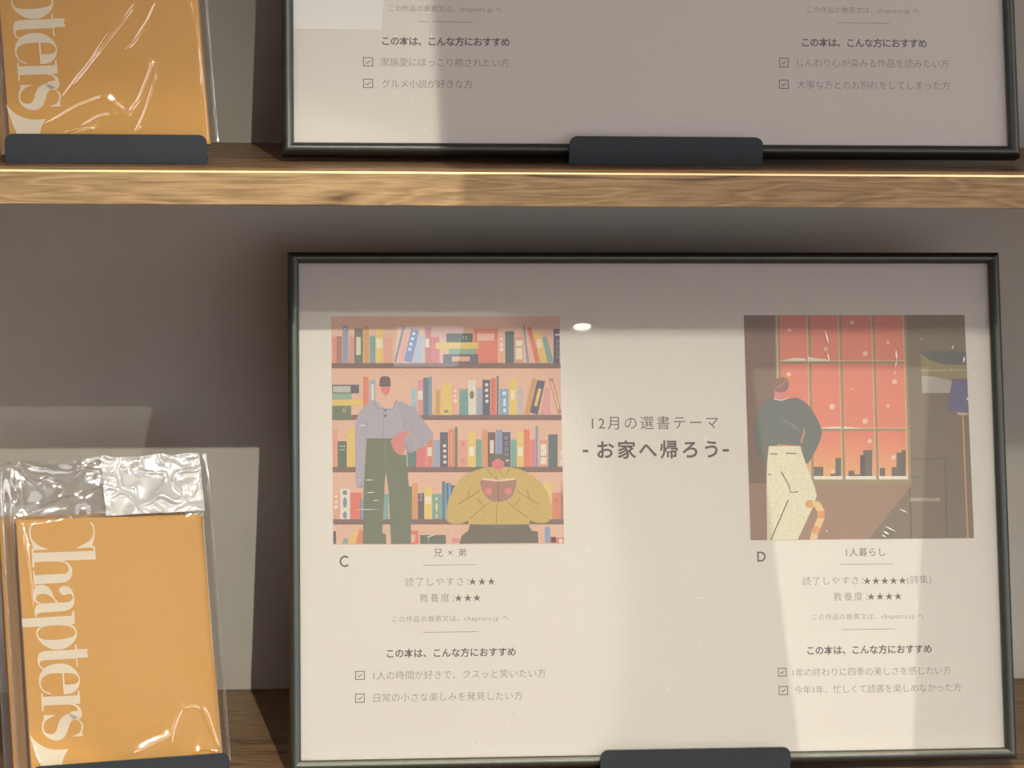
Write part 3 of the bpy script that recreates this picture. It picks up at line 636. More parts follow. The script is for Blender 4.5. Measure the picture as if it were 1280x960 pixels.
 (6,'96762f',[758,179,845,111,847,114,760,181]),
 (6,'96762f',[811,199,781,166,783,164,814,197]),
 (6,'96762f',[706,299,706,282,709,282,710,299]),
 (7,'f2d8b0',[645,288,684,286,716,279,749,286,790,289,790,281,716,273,646,281]),
 (6,'b37763',[646,285,664,285,690,279,716,276,743,280,770,286,790,287,796,278,796,264,793,250,788,233,780,215,769,201,753,192,733,186,715,184,699,186,685,190,672,198,660,211,650,228,643,244,639,260,639,275]),
 (7,'8a5548',[715,274,714,185,718,185,720,274]),
 (7,'ea7f7a',[689,231,687,223,681,217,673,215,665,217,659,223,657,231,659,238,665,244,673,246,682,244,687,238]),
 (7,'ea7f7a',[776,230,774,223,768,217,760,215,752,217,746,223,744,231,746,238,752,244,760,246,768,244,774,238]),
 (4,'615843',[591,88,846,89,851,70,886,53,888,6,544,3,555,38,583,60]),
 (6,'8f866c',[695,86,696,73,738,73,739,86,736,86,737,76,697,76,698,86]),
 (3,'c9b89a',[554,43,556,63,586,64,585,66,555,65,551,44]),
 (6,'d9cfb0',[856,59,886,56,886,61,856,64]),
]
ARTD = [
 (1,'ee7d5c',[149,1000,722,999,717,487,143,490]),
 (1,'ee7a58',[143,490,717,487,717,461,143,464]),
 (1,'ef815a',[143,464,717,461,717,434,143,437]),
 (1,'ef895c',[143,437,717,434,717,407,142,410]),
 (1,'f0905e',[142,410,717,407,716,380,142,384]),
 (1,'f19760',[142,384,716,380,716,353,142,357]),
 (1,'f29e62',[142,357,716,353,716,327,141,330]),
 (1,'f2a664',[141,330,716,327,716,300,141,304]),
 (1,'f3ad66',[141,304,716,300,715,273,141,277]),
 (2,'5b5648',[285,323,335,322,333,280,283,280]),
 (2,'5b5648',[366,291,390,291,389,279,365,280]),
 (2,'5b5648',[390,361,416,361,413,279,388,280]),
 (2,'5b5648',[447,304,474,304,473,279,446,279]),
 (2,'5b5648',[474,287,499,287,498,279,473,279]),
 (2,'5b5648',[502,371,524,371,521,279,498,279]),
 (2,'5b5648',[502,373,518,373,514,279,499,279]),
 (2,'5b5648',[517,395,557,395,552,278,513,279]),
 (2,'5b5648',[588,315,612,315,611,278,587,278]),
 (2,'5b5648',[642,319,664,319,663,278,640,278]),
 (2,'5b5648',[666,383,707,383,703,277,662,278]),
 (2,'5b5648',[690,394,708,394,703,277,685,277]),
 (3,'f3ead6',[141,282,715,278,715,260,141,264]),
 (4,'9f8a58',[139,1000,161,1000,152,259,130,259]),
 (5,'f0bd85',[145,1000,149,1000,141,271,137,271]),
 (4,'9f8a58',[287,1000,299,1000,291,258,279,258]),
 (5,'f0bd85',[283,1000,287,1000,279,270,275,270]),
 (4,'9f8a58',[428,1000,439,1000,432,257,420,257]),
 (5,'f0bd85',[424,1000,428,1000,420,269,417,269]),
 (4,'9f8a58',[578,999,589,999,582,256,571,256]),
 (5,'f0bd85',[574,999,578,999,571,268,567,268]),
 (4,'9f8a58',[722,999,733,999,727,255,715,255]),
 (5,'f0bd85',[718,999,722,999,715,267,711,267]),
 (4,'9f8a58',[147,794,724,792,724,781,147,782]),
 (5,'f3bd8a',[153,798,717,796,717,792,153,794]),
 (4,'9f8a58',[143,493,721,490,721,479,143,482]),
 (5,'f3bd8a',[150,497,715,494,715,490,150,493]),
 (4,'9f8a58',[141,267,728,263,728,245,141,249]),
 (6,'f3e6cc',[159,794,194,803,226,809,273,806,272,793]),
 (6,'f3e6cc',[281,793,282,814,321,806,366,802,386,793]),
 (6,'f3e6cc',[327,492,355,499,419,500,424,491]),
 (6,'f3e6cc',[434,491,434,500,470,498,518,491]),
 (5,'f6cdb0',[211,932,210,928,207,926,203,925,199,926,196,928,195,932,197,936,199,939,203,940,207,939,210,936]),
 (5,'f6cdb0',[497,966,495,961,492,957,486,956,481,957,478,961,476,966,478,971,482,975,487,976,492,975,496,971]),
 (5,'f6cdb0',[373,848,371,843,368,840,363,839,359,840,356,843,355,848,356,852,359,856,364,857,368,856,371,852]),
 (5,'f6cdb0',[553,827,552,821,547,817,541,816,536,817,532,821,530,827,532,833,536,837,542,838,548,837,552,833]),
 (5,'f6cdb0',[654,876,653,873,650,870,646,869,642,870,639,873,638,876,640,880,643,883,646,884,650,883,653,880]),
 (5,'f6cdb0',[203,735,201,730,198,726,192,725,187,727,184,730,183,735,184,740,188,744,193,745,198,744,202,740]),
 (5,'f6cdb0',[682,701,680,695,675,691,670,689,664,691,660,695,659,701,660,706,665,711,671,712,676,710,680,706]),
 (5,'f6cdb0',[480,668,479,666,478,665,476,665,474,665,472,666,472,668,473,670,474,672,476,672,478,672,479,670]),
 (5,'f6cdb0',[397,589,395,583,390,578,383,576,377,578,373,583,371,589,373,595,378,600,384,602,391,600,395,595]),
 (5,'f6cdb0',[643,592,642,588,639,585,635,584,631,585,628,588,627,592,629,595,632,598,635,599,639,598,642,595]),
 (5,'f6cdb0',[543,524,541,517,536,513,530,511,524,513,519,517,518,524,520,530,525,535,531,536,537,535,542,530]),
 (5,'f6cdb0',[558,435,556,430,552,427,547,425,542,427,539,430,537,435,539,440,543,444,548,445,553,444,557,440]),
 (5,'f6cdb0',[662,361,660,356,656,352,650,350,644,352,640,356,639,362,641,367,645,371,651,373,657,371,661,367]),
 (5,'f6cdb0',[385,300,384,296,380,293,376,292,371,293,368,296,367,300,369,305,372,308,376,309,381,308,384,305]),
 (2,'a1785a',[0,6,0,251,727,245,727,235,527,0]),
 (1,'7a6948',[730,1000,1000,1000,1000,0,527,0,720,223,723,286]),
 (0,'7c5942',[0,1000,156,1000,137,239,0,241]),
 (0,'8a5f48',[0,253,87,252,79,0,0,0]),
 (3,'6f7258',[793,837,1000,836,1000,648,791,649]),
 (4,'4c5a52',[793,828,827,798,890,779,1000,775,1000,836,793,837]),
 (5,'978a50',[793,828,833,797,896,776,1000,773,1000,712,913,705,849,722,793,726]),
 (6,'b9b0a2',[793,726,849,723,913,705,938,702,936,649,792,648]),
 (7,'b8aa62',[791,754,1000,753,1000,747,791,747]),
 (2,'55462f',[719,352,883,353,874,2,879,2,887,355,719,357]),
 (2,'55462f',[716,271,792,271,792,274,716,275]),
 (3,'b39a80',[719,181,855,180,854,165,718,166]),
 (2,'55462f',[717,235,714,0,721,0,724,235]),
 (7,'5f5788',[932,712,1000,712,1000,557,900,568]),
 (6,'e9b796',[1000,559,997,553,987,549,973,547,959,549,949,553,945,560,949,566,960,571,974,572,988,571,998,566]),
 (6,'dd9850',[969,556,967,0,975,0,977,556]),
 (7,'58625a',[125,627,145,628,168,627,188,626,203,628,218,631,233,629,249,620,267,606,282,591,296,571,308,548,318,527,325,511,331,494,333,477,330,457,323,435,314,414,299,387,282,358,267,339,262,337,255,340,251,345,247,360,243,379,240,395,240,403,239,410,236,414,193,419,136,423,93,418,82,395,83,364,81,346,69,355,53,378,42,403,35,430,31,461,32,491,36,518,44,544,53,566,60,583,69,598,80,610,93,619,109,624]),
 (8,'c98a60',[251,502,258,471,241,424,235,435,248,471]),
 (8,'75807a',[158,528,201,506,228,481,232,486,205,512,161,533]),
 (7,'e07c74',[126,667,185,667,185,624,124,624]),
 (8,'8a5c46',[118,692,126,704,139,715,153,721,165,722,178,718,187,711,191,701,193,688,191,677,186,668,179,661,170,657,158,655,143,656,132,660,124,668,118,681]),
 (9,'b07f66',[127,665,160,684,186,706,183,709,157,688,125,669]),
 (8,'f3cdb8',[121,624,156,616,189,627,187,631,156,622,123,629]),
 (8,'e9e2bf',[94,415,233,414,260,326,295,226,301,194,279,138,209,0,73,0,78,240,84,340]),
 (9,'5c5644',[98,378,130,377,131,382,98,383]),
 (9,'5c5644',[170,380,217,379,217,384,170,385]),
 (9,'5c5644',[143,301,176,238,180,240,148,303]),
 (9,'5c5644',[175,239,183,207,219,210,218,215,186,211,180,240]),
 (9,'5c5644',[171,178,87,1,92,0,176,176]),
 (9,'5c5644',[84,290,101,284,103,288,86,295]),
 (9,'f3c888',[262,139,279,143,291,141,301,122,300,98,284,63,270,31,263,0,296,0,301,21,314,51,332,91,333,129,314,165,281,176,255,171]),
 (9,'eb9f4a',[280,156,277,148,271,142,263,140,255,142,249,148,247,156,250,164,256,170,264,172,272,170,278,164]),
 (10,'eb9f4a',[262,139,283,144,277,175,255,171]),
 (10,'eb9f4a',[300,126,299,94,332,94,333,125]),
 (10,'eb9f4a',[284,63,271,32,301,20,314,51]),
]
TEXT = [
 (1, '兄 × 弟', 77.41, 96.14, 117.89, 5.23, 1),
 (1, 'C', 22.68, 27.75, 113.47, 9.0, 3),
 (1, '読了しやすさ：', 60.69, 97.33, 101.09, 5.26, 0),
 (1, '★★★', 97.34, 112.93, 101.01, 5.27, 1),
 (1, '教養度：', 68.84, 88.86, 91.86, 5.26, 0),
 (1, '★★★', 89.09, 104.43, 91.64, 5.26, 1),
 (1, 'この作品の推薦文は、chapters.jp へ', 53.1, 120.09, 79.78, 3.82, 0),
 (1, 'この本は、こんな方におすすめ', 49.52, 124.23, 60.09, 5.36, 2),
 (1, '1人の時間が好きで、クスッと笑いたい方', 41.78, 141.55, 47.53, 5.35, 0),
 (1, '日常の小さな楽しみを発見したい方', 41.86, 127.77, 34.82, 5.34, 0),
 (1, 'D', 267.62, 272.67, 113.54, 8.2, 3),
 (1, '1人暮らし', 320.75, 344.42, 115.5, 5.32, 1),
 (1, '読了しやすさ：', 294.22, 330.56, 98.9, 5.34, 0),
 (1, '★★★★★', 330.56, 356.49, 98.68, 5.35, 1),
 (1, '(詩集)', 356.98, 371.42, 98.67, 5.36, 0),
 (1, '教養度：', 312.58, 332.68, 89.59, 5.34, 0),
 (1, '★★★★', 332.68, 353.55, 89.43, 5.35, 1),
 (1, 'この作品の推薦文は、chapters.jp へ', 299.7, 366.19, 77.75, 3.78, 0),
 (1, 'この本は、こんな方におすすめ', 295.97, 370.45, 58.3, 5.36, 2),
 (1, '1年の終わりに四季の美しさを感じたい方', 286.93, 381.65, 45.55, 5.2, 0),
 (1, '今年1年、忙しくて読書を楽しめなかった方', 287.76, 387.41, 35.49, 5.2, 0),
 (1, '12月の選書テーマ', 171.07, 246.23, 192.91, 8.39, 1),
 (1, '-', 165.44, 168.74, 176.44, 10.81, 2),
 (1, 'お家へ帰ろう', 173.95, 245.62, 177.05, 11.06, 2),
 (1, '-', 248.47, 252.28, 176.35, 10.87, 2),
 (0, 'この作品の推薦文は、chapters.jp へ', 54.29, 118.61, 78.48, 3.86, 0),
 (0, 'この本は、こんな方におすすめ', 50.21, 122.91, 59.41, 5.42, 2),
 (0, '家族愛にほっこり癒されたい方', 49.41, 122.4, 47.2, 5.32, 0),
 (0, 'グルメ小説が好きな方', 49.8, 101.21, 34.71, 5.31, 0),
 (0, 'この作品の推薦文は、chapters.jp へ', 296.26, 362.2, 80.27, 3.93, 0),
 (0, 'この本は、こんな方におすすめ', 292.7, 366.29, 60.91, 5.47, 2),
 (0, 'じんわり心が染みる作品を読みたい方', 289.55, 379.16, 48.92, 5.37, 0),
 (0, '大事な方とのお別れをしてしまった方', 289.19, 379.18, 36.0, 5.35, 0),
]
RULES = [(1,70.97,102.11,110.71),(1,70.58,102.55,71.95),(1,317.19,348.62,108.44),(1,316.8,348.86,70.17),(0,70.76,101.79,70.89),(0,313.69,344.87,72.64)]
BOXES = [(1,31.19,36.74,45.26,50.38),(1,31.09,36.64,32.17,37.42),(1,278.22,283.33,43.43,48.41),(1,278.41,283.91,32.67,37.82),(0,39.21,44.91,44.48,49.89),(0,39.11,44.8,32.02,37.42),(0,278.9,284.53,46.08,51.77),(0,278.55,284.17,33.41,38.8)]
QUADS = [[19.15,123.13,153.56,122.06,153.06,256.12,18.71,256.34],[263.86,123.27,398.26,123.08,397.08,256.65,263.09,256.66]]
SCUFFS = [(1,311.31,247.71,313.48,239.08,2.2),(1,312.38,234.3,313.65,228.08,1.6),(1,354.08,235.61,354.36,229.38,2.4),(1,354.36,229.38,353.24,224.59,1.4),(1,353.21,223.63,352.61,219.8,0.8),(1,395.82,231.64,394.7,227.32,2.2),(1,389.22,238.4,388.15,235.51,1.5),(1,395.93,206.68,397.33,204.76,2),(1,353.02,140.79,358.25,138.37,1.2),(1,343.55,130.95,351.14,127.1,1.6),(1,342.97,127.65,346.76,125.72,2.2),(1,341.95,125.77,344.78,123.86,1.4),(1,395.42,220.11,395.89,219.63,1.2),(1,401.82,221.53,402.27,220.56,1.8),(1,400.62,215.29,401.08,214.33,1.8),(1,398.2,229.71,398.67,229.23,1.4),(1,369.37,242.3,369.84,241.81,1.4),(1,387.27,223.98,387.74,223.5,1.3),(1,37.1,160.34,43.13,160.3,1),(1,37.97,152.9,44.0,153.32,0.9),(1,41.64,148.23,45.82,148.66,0.8),(1,31.42,143.22,46.24,143.09,0.8),(1,23.36,254.45,24.28,253.03,1),(1,26.12,249.26,26.58,248.32,1.2),(1,44.37,257.24,45.3,256.77,1.2),(1,72.53,126.61,78.59,128.4,1),(1,34.09,192.04,38.74,192.48,0.8),(1,33.86,160.37,35.71,160.35,0.8),(1,308.43,128.93,309.83,127.5,0.8),(1,281.45,139.55,282.39,139.07,0.8),(1,237.16,182.34,239.6,184.69,0.8),(1,229.4,90.46,235.05,89.46,0.9),(1,232.08,62.53,233.0,61.59,1.2),(1,211.74,36.92,213.17,37.82,1.4),(1,118.52,16.87,119.93,17.77,0.9),(1,181.26,112.45,182.66,111.97,0.9),(1,330.32,90.62,332.21,89.66,0.8),(1,162.3,21.62,162.75,20.7,1.6),(1,166.32,118.67,168.64,117.25,0.8),(0,75.36,74.96,78.57,76.39,1.2),(0,77.15,71.72,78.49,69.41,0.9),(0,77.98,64.3,78.38,59.66,0.7),(0,73.24,6.47,74.62,8.78,1),(0,17.26,2.93,17.71,2.48,1.4),(0,46.11,7.23,46.56,6.77,1.2),(0,57.62,29.4,59.43,28.49,1.2),(0,64.84,25.76,67.56,26.24,0.9),(0,36.39,31.08,37.3,32.01,0.9),(0,28.61,75.84,29.97,77.25,0.9),(0,57.03,61.3,58.86,62.25,1.1)]

# ------------------------------------------------------------------ flat print
def print_mesh(name, polys, mat, parent, quad=None, colors=None):
    """polys: list of (layer, colour, loops of (u, v) in metres); built as thin ink layers in front of the sheet"""
    V, F, C = [], [], []
    for layer, col, loops in polys:
        base = len(V); y = -0.00006 - 0.00003 * layer
        flat = [p for lp in loops for p in lp]
        tris = tessellate_polygon([[Vector((p[0], p[1], 0)) for p in lp] for lp in loops])
        V += [(p[0], y, p[1]) for p in flat]
        for t in tris:
            a, b, c = (flat[i] for i in t)
            cr = (b[0] - a[0]) * (c[1] - a[1]) - (b[1] - a[1]) * (c[0] - a[0])
            t = t if cr > 0 else t[::-1]
            F.append(tuple(base + i for i in t)); C.append(col)
    o = obj(name, V, F, mat, parent)
    at = o.data.color_attributes.new('ink', 'FLOAT_COLOR', 'CORNER')
    arr = []
    for p in o.data.polygons:
        arr += [*C[p.index], 1.0] * len(p.vertices)
    at.data.foreach_set('color', arr)
    return o

def boost(h):
    c = lin(h); g = sum(c) / 3
    return tuple(max(0.0, min(1, (g + (v - g) * .95) * .96 + .010)) for v in c)

INK = {0: lin('72695f'), 1: lin('5a524a'), 2: lin('3e3731'), 3: lin('3c3834')}
def text_line(parent, s, x0, x1, yc, em, w):
    cu = bpy.data.curves.new('text_line', 'FONT'); cu.body = s; cu.size = em * 1.02; cu.resolution_u = 3
    cu.offset = {0: -.010, 1: 0.0, 2: .022, 3: .012}[w] * em
    tmp = bpy.data.objects.new('text_line', cu); COL.objects.link(tmp)
    def bounds():
        bpy.context.view_layer.update()
        bb = tmp.bound_box; return bb[0][0], bb[6][0], bb[0][1], bb[6][1]
    W = x1 - x0
    if len(s) > 1:
        a = bounds(); w1_ = a[1] - a[0]; cu.space_character = 1.2
        b = bounds(); w2_ = b[1] - b[0]
        cu.space_character = max(.7, 1 + .2 * (W - w1_) / max(1e-9, w2_ - w1_))
    a = bounds(); sx = W / (a[1] - a[0]); sx = max(.8, min(1.25, sx))
    me = bpy.data.meshes.new_from_object(tmp.evaluated_get(bpy.context.evaluated_depsgraph_get()))
    bpy.data.objects.remove(tmp)
    xc = (x0 + x1) / 2; cx = (a[0] + a[1]) / 2
    cy = (a[2] + a[3]) / 2 if (len(s) < 6 and w != 1) or s[0] == '★' else em * .38
    if s in ('-',): cy = (a[2] + a[3]) / 2
    for v in me.vertices:
        x, y, _ = v.co
        v.co = (xc + (x - cx) * sx, -.00007, yc + (y - cy))
    me.materials.clear(); me.materials.append(M_INK[w])
    o = bpy.data.objects.new('text_line', me); COL.objects.link(o); o.parent = parent
    return o
M_INK = {k: plain('text_ink_%s' % n_, c, .6, .2, var=.02) for (k, c), n_ in zip(INK.items(), ('light', 'grey', 'dark', 'black'))}

M_SCUFF = plain('pale_lint', (.95, .94, .92), .5, .5, var=.02)
# ------------------------------------------------------------------ the framed posters
OW, OH = .412, .28747
def poster(which, label, origin, U, V):
    U = Vector(U).normalized(); V = Vector(V); V = (V - U * V.dot(U)).normalized(); Yl = V.cross(U)
    M = Matrix((( U.x, Yl.x, V.x, origin[0]), (U.y, Yl.y, V.y, origin[1]), (U.z, Yl.z, V.z, origin[2]), (0, 0, 0, 1)))
    r = thing('framed_poster', label, 'poster', M, 'framed posters on the shelves')
    # rail section: d outwards from the opening, h towards the viewer
    prof = [(0, -.0012), (0, .0008), (.0006, .0018), (.0016, .0029), (.0028, .0036), (.0040, .0037), (.0052, .0031), (.0061, .0019), (.0066, .0004), (.0066, -.0090), (.0014, -.0090), (.0014, -.0012)]
    cs = [(0, 0), (OW, 0), (OW, OH), (0, OH)]; sg_ = [(-1, -1), (1, -1), (1, 1), (-1, 1)]
    for k in range(4):
        v = []
        for e in (k, (k + 1) % 4):
            for d, h in prof:
                v.append((cs[e][0] + sg_[e][0] * d, -h, cs[e][1] + sg_[e][1] * d))
        n = len(prof)
        f = [(i, (i + 1) % n, n + (i + 1) % n, n + i) for i in range(n)] + [tuple(range(n)), tuple(range(2 * n - 1, n - 1, -1))]
        bm = bmesh.new(); vs = [bm.verts.new(c) for c in v]
        for q in f: bm.faces.new([vs[i] for i in q])
        o = from_bm('frame_rail', bm, M_RAIL, r, True)
        o.data.set_sharp_from_angle(angle=math.radians(38))
    box('backing_board', -.001, OW + .001, .0035, .0065, -.001, OH + .001, M_BACKB, r)
    pane = box('acrylic_pane', -.001, OW + .001, .0002, .0012, -.001, OH + .001, M_ACRYL, r)
    vs, fs = [], []
    for l, a, b, c, d, w in SCUFFS:      # little scratches and lint on the acrylic
        if l == which:
            dx, dy = c - a, d - b; L_ = math.hypot(dx, dy); nx, ny = -dy / L_ * w * .00022, dx / L_ * w * .00022
            a, b, c, d = a / 1e3, b / 1e3, c / 1e3, d / 1e3; n = len(vs); mx, my = (a + c) / 2, (b + d) / 2
            vs += [(a, 0, b), (mx + nx, 0, my + ny), (c, 0, d), (mx - nx, 0, my - ny), (mx, -.0001, my)]
            fs += [(n, n + 4, n + 1), (n + 1, n + 4, n + 2), (n + 2, n + 4, n + 3), (n + 3, n + 4, n)]
    sc_ = obj('scuff_marks', vs, fs, M_SCUFF, pane); sc_['kind'] = 'stuff'; sc_.matrix_basis = Matrix.Translation((0, .00008, 0))
    sh = box('print_sheet', -.001, OW + .001, .0022, .0024, -.001, OH + .001, M_PAPER, r)
    lay = thing_sub = sh
    OFF = Matrix.Translation((0, .0022, 0))
    for l, s, x0, x1, yc, em, w in TEXT:
        if l == which:
            o = text_line(sh, s, x0 / 1000, x1 / 1000, yc / 1000, em / 1000, w); o.matrix_basis = OFF
    for l, x0, x1, y in RULES:
        if l == which:
            o = obj('divider_line', [(x0/1e3, -.00007, y/1e3 - .00014), (x1/1e3, -.00007, y/1e3 - .00014), (x1/1e3, -.00007, y/1e3 + .00014), (x0/1e3, -.00007, y/1e3 + .00014)], [(0, 1, 2, 3)], M_INK[0], sh); o.matrix_basis = OFF
    for l, x0, x1, y0, y1 in BOXES:
        if l == which:
            x0, x1, y0, y1 = (a / 1000 for a in (x0, x1, y0, y1)); t = .0005; y = -.00007
            vs, fs = [], []
            def q(a, b, c, d):
                n = len(vs); vs.extend([(a, y, b), (c, y, b), (c, y, d), (a, y, d)]); fs.append((n, n+1, n+2, n+3))
            q(x0, y0, x1, y0 + t); q(x0, y1 - t, x1, y1); q(x0, y0, x0 + t, y1); q(x1 - t, y0, x1, y1)
            w, h = x1 - x0, y1 - y0
            pts = [(x0 + .28 * w, y0 + .50 * h), (x0 + .44 * w, y0 + .34 * h), (x0 + .74 * w, y0 + .66 * h)]
            for (a, b), (c, d) in zip(pts, pts[1:]):
                dx, dy = c - a, d - b; L_ = math.hypot(dx, dy); nx, ny = -dy / L_ * t / 2, dx / L_ * t / 2; n = len(vs)
                vs.extend([(a + nx, y, b + ny), (a - nx, y, b - ny), (c - nx, y, d - ny), (c + nx, y, d + ny)]); fs.append((n, n+1, n+2, n+3))
            o = obj('checkbox', vs, fs, M_INK[1], sh); o.matrix_basis = OFF
    if which == 1:
        for art, bg, Q in ((ARTC, 'f0bda0', QUADS[0]), (ARTD, '7a5a46', QUADS[1])):
            Q = [(Q[i] / 1000, Q[i + 1] / 1000) for i in range(0, 8, 2)]
            def mp(a, b):
                a /= 1000; b /= 1000
                return tuple(Q[0][k] * (1-a) * (1-b) + Q[1][k] * a * (1-b) + Q[2][k] * a * b + Q[3][k] * (1-a) * b for k in (0, 1))
            polys = [(0, boost(bg), [[mp(0, 0), mp(1000, 0), mp(1000, 1000), mp(0, 1000)]])]
            for layer, col, p in art:
                polys.append((layer + 1, boost(col), [[mp(p[i], p[i + 1]) for i in range(0, len(p), 2)]]))
            o = print_mesh('illustration', polys, M_ART, sh); o.matrix_basis = OFF
    return r
poster(1, 'whole framed poster on the lower shelf with two square illustrations above columns of text', (-.05939, .01607, -.33859), (1.0, -.0016, .0020), (-.0014, .2852, .9585))
poster(0, 'cut-off framed poster on the upper shelf showing only its plain lower part with checklist text', (-.06261, .05805, .01064), (1.0, .0041, .0013), (-.0024, .2852, .9585))

# ------------------------------------------------------------------ bent steel display stands
def stand(label, M, width, lip_h, depth, back_h, back_lean):
    r = thing('display_stand', label, 'stand', M, 'dark steel display stands')
    t = .0014; bm = bmesh.new()   # local: lip stands at y = 0, base runs back, z = 0 on the shelf
    rad = .0045; pts = [(0, .001)]
    n = 6; prof = [(0, 0.0), (width, 0.0)]
    for k in range(n + 1):
        a = math.pi / 2 * k / n; prof.append((width - rad + rad * math.cos(a), lip_h - rad + rad * math.sin(a)))
    for k in range(n + 1):
        a = math.pi / 2 + math.pi / 2 * k / n; prof.append((rad + rad * math.cos(a), lip_h - rad + rad * math.sin(a)))
    f = [bm.verts.new((x, 0, z)) for x, z in prof]; b = [bm.verts.new((x, t, z)) for x, z in prof]
    bm.faces.new(f); bm.faces.new(b[::-1])
    for i in range(len(prof)): bm.faces.new((f[i], f[(i+1) % len(prof)], b[(i+1) % len(prof)], b[i]))
    from_bm('front_lip', bm, M_STEEL, r)
    box('base_plate', 0, width, t, depth, .0001, .0011, M_STEEL, r, .0003)
    bm = bmesh.new(); add_box(bm, width * .18, width * .82, 0, t, 0, back_h, .0004)
    bmesh.ops.transform(bm, matrix=Matrix.Translation((0, depth - .001, .0008)) @ Matrix.Rotation(-back_lean, 4, 'X'), verts=bm.verts)
    from_bm('back_rest', bm, M_STEEL, r)
    return r
T_ = Matrix.Translation
stand('dark steel stand lip holding the upper poster, at top centre-right', T_((.0924, .0500, 0)), .1110, .0160, .030, .10, .29)
stand('dark steel stand lip holding the lower poster, cut by the bottom edge of the picture', T_((.1120, .0075, -PITCH)), .1110, .0165, .030, .10, .29)

# ------------------------------------------------------------------ books
def pose(X, Y, Z, yaw, lean, roll):
    A = Matrix.Rotation(yaw, 3, 'Z')
    L = Matrix(((1, 0, 0), (0, math.cos(lean), math.sin(lean)), (0, -math.sin(lean), math.cos(lean))))
    Rr = Matrix(((math.cos(roll), 0, -math.sin(roll)), (0, 1, 0), (math.sin(roll), 0, math.cos(roll))))
    return Matrix.Translation((X, Y, Z)) @ (A @ L @ Rr).to_4x4()
TK = .0088    # book thickness

def make_book(label, M, corners, letters, group):
    """corners: (u, v) in mm of the cover's lower left, lower right, upper right, upper left"""
    c = [(a / 1000, b / 1000) for a, b in corners]
    r = thing('paperback_book', label, 'book', M, group)
    def mp(s, t):   # 0..1 over the cover
        return tuple(c[0][k] * (1-s) * (1-t) + c[1][k] * s * (1-t) + c[2][k] * s * t + c[3][k] * (1-s) * t for k in (0, 1))
    # jacket section, left front -> right spine -> left back, (s, depth)
    W = .108; outer = [(0, 0), (.35, -.0001), (.7, -.0001), (.955, 0)]
    for k in range(1, 9):
        a = -math.pi / 2 + math.pi * k / 9; outer.append((1 - .045 + .045 * math.cos(a), TK / 2 + TK / 2 * math.sin(a)))
    outer += [(.955, TK), (.5, TK), (0, TK)]
    inner = []
    for i, (s, d) in enumerate(outer):
        p0 = outer[max(i - 1, 0)]; p1 = outer[min(i + 1, len(outer) - 1)]
        tx, ty = (p1[0] - p0[0]) * W, p1[1] - p0[1]; l = math.hypot(tx, ty); nx, ny = -ty / l, tx / l
        inner.append((s + nx * .00035 / W, d + ny * .00035))
    sec = outer + inner[::-1]; n = len(sec)
    V = []
    rows = 7
    for j in range(rows):
        for s, d in sec:
            u, v = mp(s, j / (rows - 1)); V.append((u, d, v))
    F = [(j*n + i, j*n + (i+1) % n, (j+1)*n + (i+1) % n, (j+1)*n + i) for j in range(rows - 1) for i in range(n)]
    m = len(outer)
    for j in (0, rows - 1):
        for i in range(m - 1):
            F.append((j*n + i, j*n + i + 1, j*n + n - 2 - i, j*n + n - 1 - i))
    bm = bmesh.new(); vs = [bm.verts.new(q) for q in V]
    for q in F: bm.faces.new([vs[i] for i in q])
    o = from_bm('jacket', bm, M_ORANGE, r, True); o.data.set_sharp_from_angle(angle=math.radians(40))
    # pages
    V = []
    for d in (.0006, TK - .0006):
        for s, t in ((.012, .012), (.955, .012), (.955, .988), (.012, .988)):
            u, v = mp(s, t); V.append((u, d, v))
    obj('page_block', V, [(0, 1, 2, 3), (7, 6, 5, 4), (0, 4, 5, 1), (1, 5, 6, 2), (2, 6, 7, 3), (3, 7, 4, 0)], M_PAGES, r)
    # folded-in jacket flap over the fore edge
    V = [(mp(-.004, t)[0], d, mp(0, t)[1]) for t in (0.003, .997) for d in (.0004, TK - .0008)]
    V += [(a + .0004, b, c_) for a, b, c_ in V]
    obj('jacket_fold', V, [(0, 1, 3, 2), (4, 6, 7, 5), (0, 4, 5, 1), (2, 3, 7, 6), (0, 2, 6, 4), (1, 5, 7, 3)], M_FOLD, r)
    if letters is not None:
        du, dv = letters
        polys = [(0, lin('e9dac0'), [[(lp[i] / 1e4 + du, lp[i+1] / 1e4 + dv) for i in range(0, len(lp), 2)] for lp in loops]) for loops in LET]
        L_ = print_mesh('cover_lettering', polys, M_CREAM, r)
        # keep the print on the sheet: above its lower edge and left of the spine
        L_.matrix_basis = Matrix.Translation((0, -.00008, 0))
    return r

# value noise on a grid, for the film's crumples
def vnoise(U, V, scale, seed):
    rg = np.random.RandomState(seed); G_ = rg.rand(96, 96)
    x, y = U / scale + 31.7, V / scale + 17.3
    xi, yi = np.floor(x).astype(int), np.floor(y).astype(int); fx, fy = x - xi, y - yi
    fx = fx * fx * (3 - 2 * fx); fy = fy * fy * (3 - 2 * fy)
    g = lambda a, b: G_[a % 96, b % 96]
    return (g(xi, yi) * (1-fx) * (1-fy) + g(xi+1, yi) * fx * (1-fy) + g(xi, yi+1) * (1-fx) * fy + g(xi+1, yi+1) * fx * fy) * 2 - 1

